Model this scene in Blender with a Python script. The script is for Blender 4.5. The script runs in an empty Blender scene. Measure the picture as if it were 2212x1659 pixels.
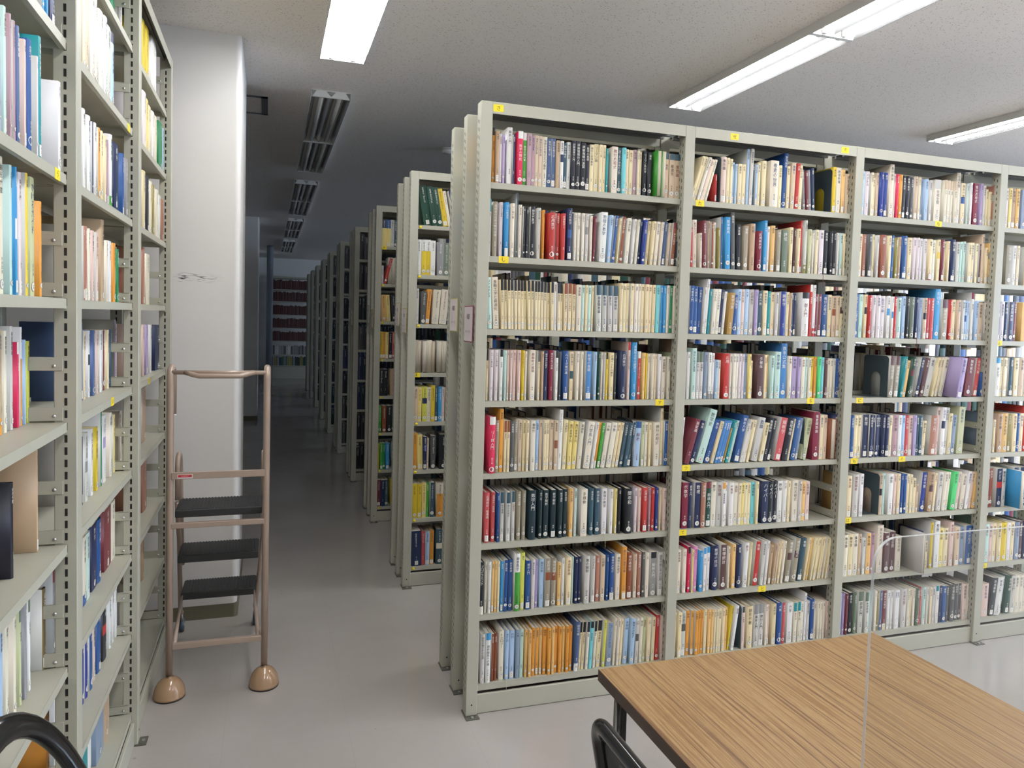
import bpy, bmesh, math, random, re
from mathutils import Vector, Matrix, Euler
import numpy as np

S = bpy.context.scene
COL = S.collection
# ---------------------------------------------------------------- camera
W, H = 2212, 1659
F, CX, CY = 1551.302, 1072.773, 768.355
C = np.array([-0.7685, -2.6944, 1.5962])
M = np.array([[0.952957, -0.301861, 0.027454], [0.010908, -0.056364, -0.998351], [0.302911, 0.951684, -0.050419]])
cd = bpy.data.cameras.new('camera'); cam = bpy.data.objects.new('camera', cd); COL.objects.link(cam)
cd.sensor_fit = 'HORIZONTAL'; cd.sensor_width = 36; cd.lens = F * 36 / W
cd.shift_x = (W / 2 - CX) / W; cd.shift_y = (CY - H / 2) / W
cd.clip_start = .05; cd.clip_end = 80
mw = Matrix.Identity(4)
for i in range(3):
    mw[i][0], mw[i][1], mw[i][2], mw[i][3] = M[0][i], -M[1][i], -M[2][i], C[i]
cam.matrix_world = mw
S.camera = cam
# ---------------------------------------------------------------- world, exposure
wd = bpy.data.worlds.new('world'); S.world = wd; wd.use_nodes = True
wd.node_tree.nodes['Background'].inputs[0].default_value = (.72, .82, 1, 1)
wd.node_tree.nodes['Background'].inputs[1].default_value = .3
S.view_settings.view_transform = 'Standard'; S.view_settings.look = 'None'
S.view_settings.exposure = 1.0; S.view_settings.gamma = 1; S.view_settings.use_curve_mapping = False
TUBE = 25.0          # brightness of the lit tubes
DAY = 9.5            # glow of the unseen windows added to the right wall
try:
    S.cycles.use_denoising = True; S.cycles.use_light_tree = True
    S.cycles.max_bounces = 7; S.cycles.diffuse_bounces = 4; S.cycles.glossy_bounces = 3
    S.cycles.transmission_bounces = 4; S.cycles.transparent_max_bounces = 8
    S.cycles.sample_clamp_indirect = 6; S.cycles.caustics_reflective = False; S.cycles.caustics_refractive = False
except Exception: pass

# ---------------------------------------------------------------- colours, materials
def lin(c):
    return tuple((x / 255 / 12.92) if x / 255 <= .04045 else ((x / 255 + .055) / 1.055) ** 2.4 for x in c)
def mat(name, rgb, rough=.5, metal=0, spec=.5, coat=0, emit=0, nodes=None):
    m = bpy.data.materials.new(name); m.use_nodes = True
    b = m.node_tree.nodes['Principled BSDF']
    b.inputs['Base Color'].default_value = (*lin(rgb), 1); b.inputs['Roughness'].default_value = rough
    b.inputs['Metallic'].default_value = metal; b.inputs['Specular IOR Level'].default_value = spec
    b.inputs['Coat Weight'].default_value = coat
    if emit:
        b.inputs['Emission Color'].default_value = (*lin(rgb), 1); b.inputs['Emission Strength'].default_value = emit
    if nodes: nodes(m.node_tree, b)
    return m
def nd(t, kind, **kw):
    n = t.nodes.new(kind)
    for k, v in kw.items():
        if k in ('operation', 'noise_dimensions', 'voronoi_dimensions', 'feature', 'attribute_name', 'data_type', 'blend_type', 'wave_type', 'bands_direction'): setattr(n, k, v)
    return n
def wear(scale, amount, rough=0):      # faint mottling of a painted surface
    def f(t, b):
        base = b.inputs['Base Color'].default_value[:]
        co = nd(t, 'ShaderNodeTexCoord'); n = nd(t, 'ShaderNodeTexNoise'); n.inputs['Scale'].default_value = scale; n.inputs['Detail'].default_value = 4
        t.links.new(co.outputs['Object'], n.inputs['Vector'])
        r = nd(t, 'ShaderNodeValToRGB'); r.color_ramp.elements[0].position = .3; r.color_ramp.elements[1].position = .7
        r.color_ramp.elements[0].color = tuple(c * (1 - amount) for c in base[:3]) + (1,); r.color_ramp.elements[1].color = base
        t.links.new(n.outputs['Fac'], r.inputs['Fac']); t.links.new(r.outputs['Color'], b.inputs['Base Color'])
    return f
def ceiling_nodes(t, b):
    g = nd(t, 'ShaderNodeNewGeometry'); prev = None
    for ang, sc, key, thr in ((.25, (62, 190), 0, .26), (.75, (56, 170), 7.3, .26), (-.3, (90, 215), 3.1, .2)):
        mp = nd(t, 'ShaderNodeMapping'); mp.vector_type = 'POINT'
        mp.inputs['Rotation'].default_value = (0, 0, ang); mp.inputs['Scale'].default_value = (sc[0], sc[1], 1); mp.inputs['Location'].default_value = (key, key, 0)
        t.links.new(g.outputs['Position'], mp.inputs['Vector'])
        v = nd(t, 'ShaderNodeTexVoronoi', voronoi_dimensions='2D'); v.inputs['Scale'].default_value = 1
        t.links.new(mp.outputs['Vector'], v.inputs['Vector'])
        sp = nd(t, 'ShaderNodeSeparateColor'); t.links.new(v.outputs['Color'], sp.inputs[0])
        mm = nd(t, 'ShaderNodeMath', operation='MULTIPLY_ADD'); t.links.new(sp.outputs[0], mm.inputs[0]); mm.inputs[1].default_value = 1.7; mm.inputs[2].default_value = -1.7 + thr
        lt = nd(t, 'ShaderNodeMath', operation='LESS_THAN'); t.links.new(v.outputs['Distance'], lt.inputs[0]); t.links.new(mm.outputs[0], lt.inputs[1])
        if prev:
            mx = nd(t, 'ShaderNodeMath', operation='MAXIMUM'); t.links.new(prev, mx.inputs[0]); t.links.new(lt.outputs[0], mx.inputs[1]); prev = mx.outputs[0]
        else: prev = lt.outputs[0]
    mix = nd(t, 'ShaderNodeMix', data_type='RGBA'); t.links.new(prev, mix.inputs['Factor'])
    mix.inputs['A'].default_value = b.inputs['Base Color'].default_value[:]; mix.inputs['B'].default_value = (*lin((170, 160, 148)), 1)
    t.links.new(mix.outputs['Result'], b.inputs['Base Color'])
def floor_nodes(t, b):
    g = nd(t, 'ShaderNodeNewGeometry')
    n = nd(t, 'ShaderNodeTexNoise'); n.inputs['Scale'].default_value = 1.3; n.inputs['Detail'].default_value = 6
    t.links.new(g.outputs['Position'], n.inputs['Vector'])
    r = nd(t, 'ShaderNodeValToRGB'); r.color_ramp.elements[0].position = .3; r.color_ramp.elements[1].position = .72
    r.color_ramp.elements[0].color = (*lin((164, 157, 150)), 1); r.color_ramp.elements[1].color = (*lin((178, 172, 166)), 1)
    t.links.new(n.outputs['Fac'], r.inputs['Fac'])
    # fine dark specks and a few dirt flecks
    v = nd(t, 'ShaderNodeTexVoronoi'); v.inputs['Scale'].default_value = 5; t.links.new(g.outputs['Position'], v.inputs['Vector'])
    lt = nd(t, 'ShaderNodeMath', operation='LESS_THAN'); lt.inputs[1].default_value = .028; t.links.new(v.outputs['Distance'], lt.inputs[0])
    # tile joints
    br = nd(t, 'ShaderNodeTexBrick'); br.offset = 0; br.inputs['Scale'].default_value = 1
    br.inputs['Brick Width'].default_value = .457; br.inputs['Row Height'].default_value = .457; br.inputs['Mortar Size'].default_value = .0009
    t.links.new(g.outputs['Position'], br.inputs['Vector'])
    m2 = nd(t, 'ShaderNodeMath', operation='MULTIPLY'); t.links.new(br.outputs['Fac'], m2.inputs[0]); m2.inputs[1].default_value = .1
    m3 = nd(t, 'ShaderNodeMath', operation='MULTIPLY_ADD'); t.links.new(lt.outputs[0], m3.inputs[0]); m3.inputs[1].default_value = .35; t.links.new(m2.outputs[0], m3.inputs[2])
    mix = nd(t, 'ShaderNodeMix', data_type='RGBA'); t.links.new(m3.outputs[0], mix.inputs['Factor']); t.links.new(r.outputs['Color'], mix.inputs['A'])
    mix.inputs['B'].default_value = (*lin((95, 88, 80)), 1)
    t.links.new(mix.outputs['Result'], b.inputs['Base Color'])
    n2 = nd(t, 'ShaderNodeTexNoise'); n2.inputs['Scale'].default_value = 5; t.links.new(g.outputs['Position'], n2.inputs['Vector'])
    mr = nd(t, 'ShaderNodeMapRange'); t.links.new(n2.outputs['Fac'], mr.inputs['Value']); mr.inputs['To Min'].default_value = .08; mr.inputs['To Max'].default_value = .19
    t.links.new(mr.outputs['Result'], b.inputs['Roughness'])
    n3 = nd(t, 'ShaderNodeTexNoise'); n3.inputs['Scale'].default_value = 9; t.links.new(g.outputs['Position'], n3.inputs['Vector'])
    bp = nd(t, 'ShaderNodeBump'); bp.inputs['Strength'].default_value = .05; bp.inputs['Distance'].default_value = .02
    t.links.new(n3.outputs['Fac'], bp.inputs['Height']); t.links.new(bp.outputs['Normal'], b.inputs['Normal'])
def wood_nodes(t, b):
    co = nd(t, 'ShaderNodeTexCoord')
    wob = nd(t, 'ShaderNodeTexNoise'); wob.inputs['Scale'].default_value = 1.0; wob.inputs['Detail'].default_value = 1
    mp0 = nd(t, 'ShaderNodeMapping'); mp0.inputs['Scale'].default_value = (2.2, .9, 1); t.links.new(co.outputs['Object'], mp0.inputs['Vector']); t.links.new(mp0.outputs['Vector'], wob.inputs['Vector'])
    add = nd(t, 'ShaderNodeMix', data_type='VECTOR'); add.inputs['Factor'].default_value = .055
    t.links.new(co.outputs['Object'], add.inputs['A']); t.links.new(wob.outputs['Color'], add.inputs['B'])
    cols = []
    for scx, scy, a, bb in ((170, 3.2, .42, .66), (110, 1.2, .6, .67), (520, 30, .4, .62)):
        mp = nd(t, 'ShaderNodeMapping'); mp.inputs['Scale'].default_value = (scx, scy, 1); t.links.new(add.outputs['Result'], mp.inputs['Vector'])
        n = nd(t, 'ShaderNodeTexNoise', noise_dimensions='2D'); n.inputs['Scale'].default_value = 1; n.inputs['Detail'].default_value = 3; t.links.new(mp.outputs['Vector'], n.inputs['Vector'])
        r = nd(t, 'ShaderNodeMapRange'); r.inputs['From Min'].default_value = a; r.inputs['From Max'].default_value = bb; t.links.new(n.outputs['Fac'], r.inputs['Value']); cols.append(r.outputs['Result'])
    m1 = nd(t, 'ShaderNodeMix', data_type='RGBA'); m1.inputs['A'].default_value = (*lin((164, 134, 92)), 1); m1.inputs['B'].default_value = (*lin((140, 108, 69)), 1); t.links.new(cols[0], m1.inputs['Factor'])
    k = nd(t, 'ShaderNodeMath', operation='MULTIPLY'); t.links.new(cols[1], k.inputs[0]); k.inputs[1].default_value = .68
    m2 = nd(t, 'ShaderNodeMix', data_type='RGBA'); t.links.new(m1.outputs['Result'], m2.inputs['A']); m2.inputs['B'].default_value = (*lin((94, 66, 48)), 1); t.links.new(k.outputs[0], m2.inputs['Factor'])
    k2 = nd(t, 'ShaderNodeMath', operation='MULTIPLY'); t.links.new(cols[2], k2.inputs[0]); k2.inputs[1].default_value = .3
    m3 = nd(t, 'ShaderNodeMix', data_type='RGBA'); t.links.new(m2.outputs['Result'], m3.inputs['A']); m3.inputs['B'].default_value = (*lin((120, 84, 56)), 1); t.links.new(k2.outputs[0], m3.inputs['Factor'])
    t.links.new(m3.outputs['Result'], b.inputs['Base Color'])
def attr_nodes(t, b):
    a = nd(t, 'ShaderNodeAttribute'); a.attribute_name = 'Col'; t.links.new(a.outputs['Color'], b.inputs['Base Color'])
def page_nodes(t, b):
    co = nd(t, 'ShaderNodeTexCoord'); w = nd(t, 'ShaderNodeTexNoise'); mp = nd(t, 'ShaderNodeMapping'); mp.inputs['Scale'].default_value = (2200, 3, 3)
    t.links.new(co.outputs['Object'], mp.inputs['Vector']); t.links.new(mp.outputs['Vector'], w.inputs['Vector']); w.inputs['Scale'].default_value = 1
    r = nd(t, 'ShaderNodeValToRGB'); r.color_ramp.elements[0].color = (*lin((188, 176, 152)), 1); r.color_ramp.elements[1].color = (*lin((226, 218, 200)), 1)
    t.links.new(w.outputs['Fac'], r.inputs['Fac']); t.links.new(r.outputs['Color'], b.inputs['Base Color'])
def scuff_nodes(t, b):         # white plaster with black scuff marks at hand-truck height
    base = b.inputs['Base Color'].default_value[:]
    g = nd(t, 'ShaderNodeNewGeometry'); s = nd(t, 'ShaderNodeSeparateXYZ'); t.links.new(g.outputs['Position'], s.inputs[0])
    def band(out, c, w):
        a = nd(t, 'ShaderNodeMath', operation='SUBTRACT'); t.links.new(out, a.inputs[0]); a.inputs[1].default_value = c
        a2 = nd(t, 'ShaderNodeMath', operation='ABSOLUTE'); t.links.new(a.outputs[0], a2.inputs[0])
        r = nd(t, 'ShaderNodeMapRange'); t.links.new(a2.outputs[0], r.inputs['Value']); r.inputs['From Max'].default_value = w; r.inputs['To Min'].default_value = 1; r.inputs['To Max'].default_value = 0
        return r.outputs['Result']
    def mul(a, c):
        m = nd(t, 'ShaderNodeMath', operation='MULTIPLY'); t.links.new(a, m.inputs[0])
        if isinstance(c, float): m.inputs[1].default_value = c
        else: t.links.new(c, m.inputs[1])
        return m.outputs[0]
    n = nd(t, 'ShaderNodeTexNoise'); mp = nd(t, 'ShaderNodeMapping'); mp.inputs['Scale'].default_value = (26, 26, 260); n.inputs['Scale'].default_value = 1; n.inputs['Detail'].default_value = 6
    t.links.new(g.outputs['Position'], mp.inputs['Vector']); t.links.new(mp.outputs['Vector'], n.inputs['Vector'])
    r = nd(t, 'ShaderNodeMapRange'); r.inputs['From Min'].default_value = .5; r.inputs['From Max'].default_value = .66; t.links.new(n.outputs['Fac'], r.inputs['Value'])
    mark = mul(mul(band(s.outputs['X'], -1.12, .13), band(s.outputs['Z'], 1.765, .028)), r.outputs['Result'])
    mark2 = mul(mul(band(s.outputs['X'], -1.187, .022), band(s.outputs['Z'], 1.763, .03)), r.outputs['Result'])
    ad = nd(t, 'ShaderNodeMath', operation='ADD'); ad.use_clamp = True; t.links.new(mul(mark, 1.3), ad.inputs[0]); t.links.new(mul(mark2, 3.5), ad.inputs[1])
    mix = nd(t, 'ShaderNodeMix', data_type='RGBA'); t.links.new(ad.outputs[0], mix.inputs['Factor']); mix.inputs['A'].default_value = base; mix.inputs['B'].default_value = (*lin((58, 58, 60)), 1)
    t.links.new(mix.outputs['Result'], b.inputs['Base Color'])

METAL = mat('beige_painted_steel', (178, 176, 159), .42, spec=.4, nodes=wear(6, .05))
DARK = mat('dark_slot', (30, 28, 24), .8)
FOOT = mat('grey_steel_foot', (105, 102, 94), .45, .4)
BOLT = mat('zinc_bolt', (205, 205, 200), .3, .8)
CEIL = mat('acoustic_ceiling_tile', (248, 242, 236), .95, spec=.1, nodes=ceiling_nodes)
FLOOR = mat('grey_vinyl_floor', (168, 165, 162), .2, spec=.45, nodes=floor_nodes)
WALL = mat('white_plaster', (226, 224, 220), .8, spec=.2, nodes=wear(3, .04))
COLUMN = mat('white_plaster_with_scuffs', (228, 225, 220), .75, spec=.2, nodes=scuff_nodes)
BASEB = mat('olive_brown_baseboard', (112, 106, 86), .5)
WHITE = mat('white_enamel', (228, 227, 222), .4)
REFL = mat('satin_reflector', (188, 188, 188), .22, .85)
TOPM = mat('shade_grey_top_panel', (112, 112, 106), .5, .2)  # darker grey puts the shade under the rack headers into the colour
TUBEON = mat('lit_tube', (250, 251, 255), .3, emit=TUBE)
TUBEOFF = mat('unlit_tube', (214, 214, 210), .2)
WOOD = mat('teak_laminate', (185, 148, 100), .38, spec=.4, nodes=wood_nodes)
EDGE = mat('dark_brown_table_edge', (72, 52, 40), .45)
CHROME = mat('chrome_leg', (150, 148, 142), .28, .85)
BLACKM = mat('black_enamel', (26, 25, 24), .3)
GLOSSB = mat('glossy_black_plastic', (22, 22, 22), .16, spec=.6)
PANELB = mat('black_backrest_panel', (44, 46, 46), .35)
LADDER = mat('beige_brown_enamel', (168, 148, 132), .28, coat=.3)
DOME = mat('tan_rubber_foot', (170, 138, 106), .2, coat=.6)
RUBBER = mat('black_ribbed_rubber', (44, 44, 44), .6)
CASTER = mat('blue_grey_caster', (70, 84, 98), .4)
YELLOW = mat('yellow_sticker', (240, 214, 40), .5)
INK = mat('ink', (50, 46, 44), .7)
SIGN = mat('white_card', (216, 204, 202), .4)
SIGNEDGE = mat('red_card_edge', (150, 70, 90), .5)
SIGNEDGE2 = mat('yellow_card_edge', (190, 180, 90), .5)
REDS = mat('red_sticker', (196, 40, 50), .5)
BOOKEND = mat('dark_slate_steel', (74, 86, 90), .4, spec=.4)
COVER = mat('book_cover', (200, 200, 200), .42, spec=.35, nodes=attr_nodes)
PAGE = mat('paper_pages', (215, 205, 185), .9, spec=.1, nodes=page_nodes)
LABEL = mat('white_spine_label', (228, 224, 214), .4)
RIBBON = mat('cream_ribbon', (214, 206, 170), .8)
RIBBONR = mat('dusty_red_ribbon', (150, 84, 88), .8)
HATCHF = mat('grey_hatch_frame', (120, 126, 130), .5, .3)
PIPE = mat('grey_blue_pipe', (150, 158, 168), .35)
WINPANE = mat('added_daylight_pane', (205, 226, 255), .2, emit=DAY)

def acrylic():
    m = bpy.data.materials.new('clear_acrylic'); m.use_nodes = True; t = m.node_tree; t.nodes.remove(t.nodes['Principled BSDF'])
    o = t.nodes['Material Output']; tr = nd(t, 'ShaderNodeBsdfTransparent'); tr.inputs[0].default_value = (.965, .97, .97, 1)
    gl = nd(t, 'ShaderNodeBsdfGlossy'); gl.inputs['Roughness'].default_value = .02
    lw = nd(t, 'ShaderNodeLayerWeight'); lw.inputs['Blend'].default_value = .5
    p5 = nd(t, 'ShaderNodeMath', operation='POWER'); t.links.new(lw.outputs['Facing'], p5.inputs[0]); p5.inputs[1].default_value = 5
    fr = nd(t, 'ShaderNodeMath', operation='MULTIPLY_ADD'); t.links.new(p5.outputs[0], fr.inputs[0]); fr.inputs[1].default_value = .96; fr.inputs[2].default_value = .04
    mx = nd(t, 'ShaderNodeMixShader'); t.links.new(fr.outputs[0], mx.inputs[0]); t.links.new(tr.outputs[0], mx.inputs[1]); t.links.new(gl.outputs[0], mx.inputs[2]); t.links.new(mx.outputs[0], o.inputs[0])
    return m
ACRYLIC = acrylic()
def acrylic_edge():
    m = mat('polished_acrylic_edge', (214, 217, 216), .2); t = m.node_tree; b = t.nodes['Principled BSDF']; o = t.nodes['Material Output']
    tr = nd(t, 'ShaderNodeBsdfTransparent'); mx = nd(t, 'ShaderNodeMixShader'); mx.inputs[0].default_value = .62
    t.links.new(tr.outputs[0], mx.inputs[1]); t.links.new(b.outputs[0], mx.inputs[2]); t.links.new(mx.outputs[0], o.inputs[0]); return m
ACREDGE = acrylic_edge()

# ---------------------------------------------------------------- helpers
class MB:
    """collects boxes, tubes and lathes into ONE mesh object"""
    def __init__(s): s.bm = bmesh.new(); s.mats = []
    def mi(s, m):
        if m not in s.mats: s.mats.append(m)
        return s.mats.index(m)
    def _fin(s, n0, m, smooth=False):
        s.bm.faces.ensure_lookup_table(); k = s.mi(m)
        for f in s.bm.faces[n0:]: f.material_index = k; f.smooth = smooth
    def box(s, lo, hi, m, bev=0, rot=None, segs=1):
        n0 = len(s.bm.faces); lo, hi = Vector(lo), Vector(hi)
        t = bmesh.new(); bmesh.ops.create_cube(t, size=1); c, d = (lo + hi) / 2, hi - lo
        for v in t.verts: v.co = Vector((v.co.x * d.x, v.co.y * d.y, v.co.z * d.z))
        if bev: bmesh.ops.bevel(t, geom=t.edges[:], offset=bev, segments=segs, affect='EDGES', profile=.5)
        t.verts.index_update()
        vs = [s.bm.verts.new((rot @ v.co if rot else v.co) + c) for v in t.verts]
        for f in t.faces: s.bm.faces.new([vs[v.index] for v in f.verts])
        t.free(); s._fin(n0, m); return s
    def tube(s, pts, r, m, seg=12, closed=False, cap=True):
        n0 = len(s.bm.faces); pts = [Vector(p) for p in pts]; n = len(pts); rings = []; up = None
        for i, p in enumerate(pts):
            a = pts[(i - 1) % n] if (i or closed) else p; b = pts[(i + 1) % n] if (i < n - 1 or closed) else p
            t = (b - a).normalized()
            if up is None: up = Vector((0, 0, 1)) if abs(t.z) < .9 else Vector((1, 0, 0))
            x = (up - t * up.dot(t)).normalized(); y = t.cross(x); up = x
            rr = r[i] if isinstance(r, (list, tuple)) and len(r) == n else r
            rx, ry = rr if isinstance(rr, tuple) else (rr, rr)
            rings.append([s.bm.verts.new(p + x * math.cos(2 * math.pi * k / seg) * rx + y * math.sin(2 * math.pi * k / seg) * ry) for k in range(seg)])
        for i in range(n if closed else n - 1):
            A, B = rings[i], rings[(i + 1) % n]
            for k in range(seg): s.bm.faces.new((A[k], A[(k + 1) % seg], B[(k + 1) % seg], B[k]))
        if cap and not closed: s.bm.faces.new(rings[0][::-1]); s.bm.faces.new(rings[-1])
        s._fin(n0, m, True); return s
    def lathe(s, prof, m, c=(0, 0, 0), seg=28, sx=1, sy=1):
        n0 = len(s.bm.faces); rings = []
        for r, z in prof: rings.append([s.bm.verts.new((c[0] + sx * r * math.cos(2 * math.pi * k / seg), c[1] + sy * r * math.sin(2 * math.pi * k / seg), c[2] + z)) for k in range(seg)])
        for A, B in zip(rings, rings[1:]):
            for k in range(seg): s.bm.faces.new((A[k], A[(k + 1) % seg], B[(k + 1) % seg], B[k]))
        s.bm.faces.new(rings[0][::-1]); s.bm.faces.new(rings[-1])
        s._fin(n0, m, True); return s
    def prism(s, outline, axis, a, b, m):     # outline of (u,v) in the two other axes, extruded from a to b
        n0 = len(s.bm.faces)
        P = {'x': lambda u, v, w: (w, u, v), 'y': lambda u, v, w: (u, w, v), 'z': lambda u, v, w: (u, v, w)}[axis]
        A = [s.bm.verts.new(P(u, v, a)) for u, v in outline]; B = [s.bm.verts.new(P(u, v, b)) for u, v in outline]; n = len(A)
        for i in range(n): s.bm.faces.new((A[i], A[(i + 1) % n], B[(i + 1) % n], B[i]))
        s.bm.faces.new(A[::-1]); s.bm.faces.new(B); s._fin(n0, m); return s
    def glyphs(s, text, size, m, fn):          # flat lettering; fn maps (u, v) of each point into space
        n0 = len(s.bm.faces); V, Fs = text_mesh(text)
        vs = [s.bm.verts.new(fn(u * size, v * size)) for u, v in V]
        for f in Fs:
            try: s.bm.faces.new([vs[i] for i in f])
            except ValueError: pass
        s._fin(n0, m); return s
    def mesh(s, name):
        bmesh.ops.recalc_face_normals(s.bm, faces=s.bm.faces[:])
        me = bpy.data.meshes.new(name); s.bm.to_mesh(me); s.bm.free()
        for m in s.mats: me.materials.append(m)
        return me
    def build(s, name, parent=None, loc=(0, 0, 0), rotz=0): return link(name, s.mesh(name), parent, loc, rotz)
def link(name, me, parent=None, loc=(0, 0, 0), rotz=0):
    o = bpy.data.objects.new(name, me); COL.objects.link(o); o.location = loc; o.rotation_euler = (0, 0, rotz)
    if parent: o.parent = parent
    return o
def tag(o, label, cat, group=None, kind=None):
    o['label'] = label; o['category'] = cat
    if group: o['group'] = group
    if kind: o['kind'] = kind
    return o
def thing(name, loc, label, cat, group=None, rotz=0):
    o = bpy.data.objects.new(name, None); COL.objects.link(o); o.location = loc; o.rotation_euler = (0, 0, rotz); o.empty_display_size = .1
    return tag(o, label, cat, group)
def struct(name, mb, label=None):
    o = mb.build(name); o['kind'] = 'structure'
    if label: o['label'] = label
    return o
_cache = {}
def cached(key, make):
    if key not in _cache: _cache[key] = make()
    return _cache[key]

# ---- lettering: one flat mesh per character, from the built-in font
_glyph = {}
def glyph(ch):
    if ch in _glyph: return _glyph[ch]
    cu = bpy.data.curves.new('glyph', 'FONT'); cu.body = ch; cu.resolution_u = 1; cu.size = 1; cu.fill_mode = 'FRONT'
    o = bpy.data.objects.new('glyph', cu); COL.objects.link(o)
    dg = bpy.context.evaluated_depsgraph_get(); me = o.evaluated_get(dg).to_mesh()
    V = np.zeros(len(me.vertices) * 3); me.vertices.foreach_get('co', V); V = V.reshape(-1, 3)[:, :2].copy()
    Fs = [tuple(p.vertices) for p in me.polygons]
    o.evaluated_get(dg).to_mesh_clear(); bpy.data.objects.remove(o); bpy.data.curves.remove(cu)
    if len(V):
        c = (V.min(0) + V.max(0)) / 2; V -= c; s = (V.max(0) - V.min(0)).max(); V /= max(s, .75)
    if ch in 'ー': V = np.stack([V[:, 1], -V[:, 0]], 1)
    _glyph[ch] = (V, Fs); return _glyph[ch]
def text_mesh(text, dx=1.0):
    Vs, Fs, n = [], [], 0
    for i, ch in enumerate(text):
        V, F_ = glyph(ch); Vs.append(V + np.array([(i - (len(text) - 1) / 2) * dx, 0])); Fs += [tuple(k + n for k in f) for f in F_]; n += len(V)
    return (np.concatenate(Vs) if Vs else np.zeros((0, 2))), Fs
# ---------------------------------------------------------------- pixel <-> world, to read positions off the photograph
def pr(X):
    c = M @ (np.array(X, float) - C); return CX + F * c[0] / c[2], CY + F * c[1] / c[2]
def along(u, fn, lo, hi):                  # parameter t in [lo, hi] at which point fn(t) projects to column u
    for _ in range(50):
        m = (lo + hi) / 2
        if pr(fn(m))[0] < u: lo = m
        else: hi = m
    return (lo + hi) / 2

# ---------------------------------------------------------------- room
CZ = 2.993
struct('floor', MB().box((-2.4, -5.2, -.1), (10.6, 16.6, 0), FLOOR))
struct('ceiling', MB().box((-2.4, -5.2, CZ), (10.6, 16.6, CZ + .1), CEIL))
struct('wall_left', MB().box((-2.5, -5.2, 0), (-2.4, 16.6, CZ), WALL))
struct('wall_back', MB().box((-2.4, 16.45, 0), (10.6, 16.55, CZ), WALL))
struct('wall_front', MB().box((-2.4, -5.3, 0), (10.6, -5.2, CZ), WALL))
wr = MB()
wins = [(-4.9, -3.2), (-3, -1.3), (-1.1, .6), (8.6, 9.6), (11, 12)]  # unseen windows, added to bring bluish daylight into the room and far aisle
ys = [-5.2] + [v for w in wins for v in w] + [16.6]
for a, b in zip(ys[::2], ys[1::2]): wr.box((10.6, a, 0), (10.7, b, CZ), WALL)
for a, b in wins: wr.box((10.6, a, 0), (10.7, b, .85), WALL); wr.box((10.6, a, 2.7), (10.7, b, CZ), WALL)
struct('wall_right', wr)
for i, (a, b) in enumerate(wins):
    w = struct(f'window_{i+1}', MB().box((10.64, a, .85), (10.66, b, 2.7), WINPANE))
    fr = MB()
    for y in (a, (a + b) / 2 - .02, b - .04): fr.box((10.6, y, .85), (10.64, y + .04, 2.7), HATCHF)
    for z in (.85, 2.66): fr.box((10.6, a, z), (10.64, b, z + .04), HATCHF)
    fr.build('window_frame', w)
def column(n, x0, x1, y0, y1, m):
    r = .025; pts = []
    for cx, cy, a0 in ((x1 - r, y0 + r, -90), (x1 - r, y1 - r, 0), (x0 + r, y1 - r, 90), (x0 + r, y0 + r, 180)):
        for k in range(7): a = math.radians(a0 + 15 * k); pts.append((cx + r * math.cos(a), cy + r * math.sin(a)))
    o = struct(f'column_{n}', MB().prism(pts, 'z', .072, CZ, m))
    q = [(x + .004 * (1 if x > (x0 + x1) / 2 else -1), y + .004 * (1 if y > (y0 + y1) / 2 else -1)) for x, y in pts]
    MB().prism(q, 'z', 0, .072, BASEB).build('baseboard', o)
column(1, -2.38, -.913, 1.24, 2.05, COLUMN)
column(2, -2.38, -.92, 8.45, 9.25, WALL)
column(3, -2.38, -1.0, 14.2, 15.0, WALL)
pp = MB().lathe([(.066, 0), (.066, CZ)], PIPE, (-.755, 13, 0)); pp = pp.build('drain_pipe')
tag(pp, 'grey round vertical pipe beyond the second column, at the aisle end', 'pipe')
# ceiling hatch, smoke detector
h = MB(); hx0, hx1, hy0, hy1 = -1.2, -.79, 2.27, 2.70
for a, b in (((hx0, hy0), (hx1, hy0 + .025)), ((hx0, hy1 - .025), (hx1, hy1)), ((hx0, hy0), (hx0 + .04, hy1)), ((hx1 - .04, hy0), (hx1, hy1))):
    h.box((*a, CZ - .006), (*b, CZ + .002), HATCHF)
hr = thing('ceiling_hatch', ((hx0 + hx1) / 2, 2.48, CZ), 'square ceiling access hatch with grey metal rim beside the white column', 'hatch')
ho = h.build('hatch_frame', hr); ho.location = -hr.location
hp = MB().box((hx0 + .04, hy0 + .025, CZ - .003), (hx1 - .04, hy1 - .025, CZ + .001), CEIL).build('hatch_panel', hr); hp.location = -hr.location
sd = thing('smoke_detector', (.625, 3.17, CZ), 'round white smoke detector on the ceiling above the second rack', 'smoke detector')
MB().lathe([(.06, -.012), (.06, 0)], WHITE).build('detector_base', sd); MB().lathe([(.02, -.045), (.042, -.04), (.05, -.012)], WHITE).build('detector_head', sd)

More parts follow.
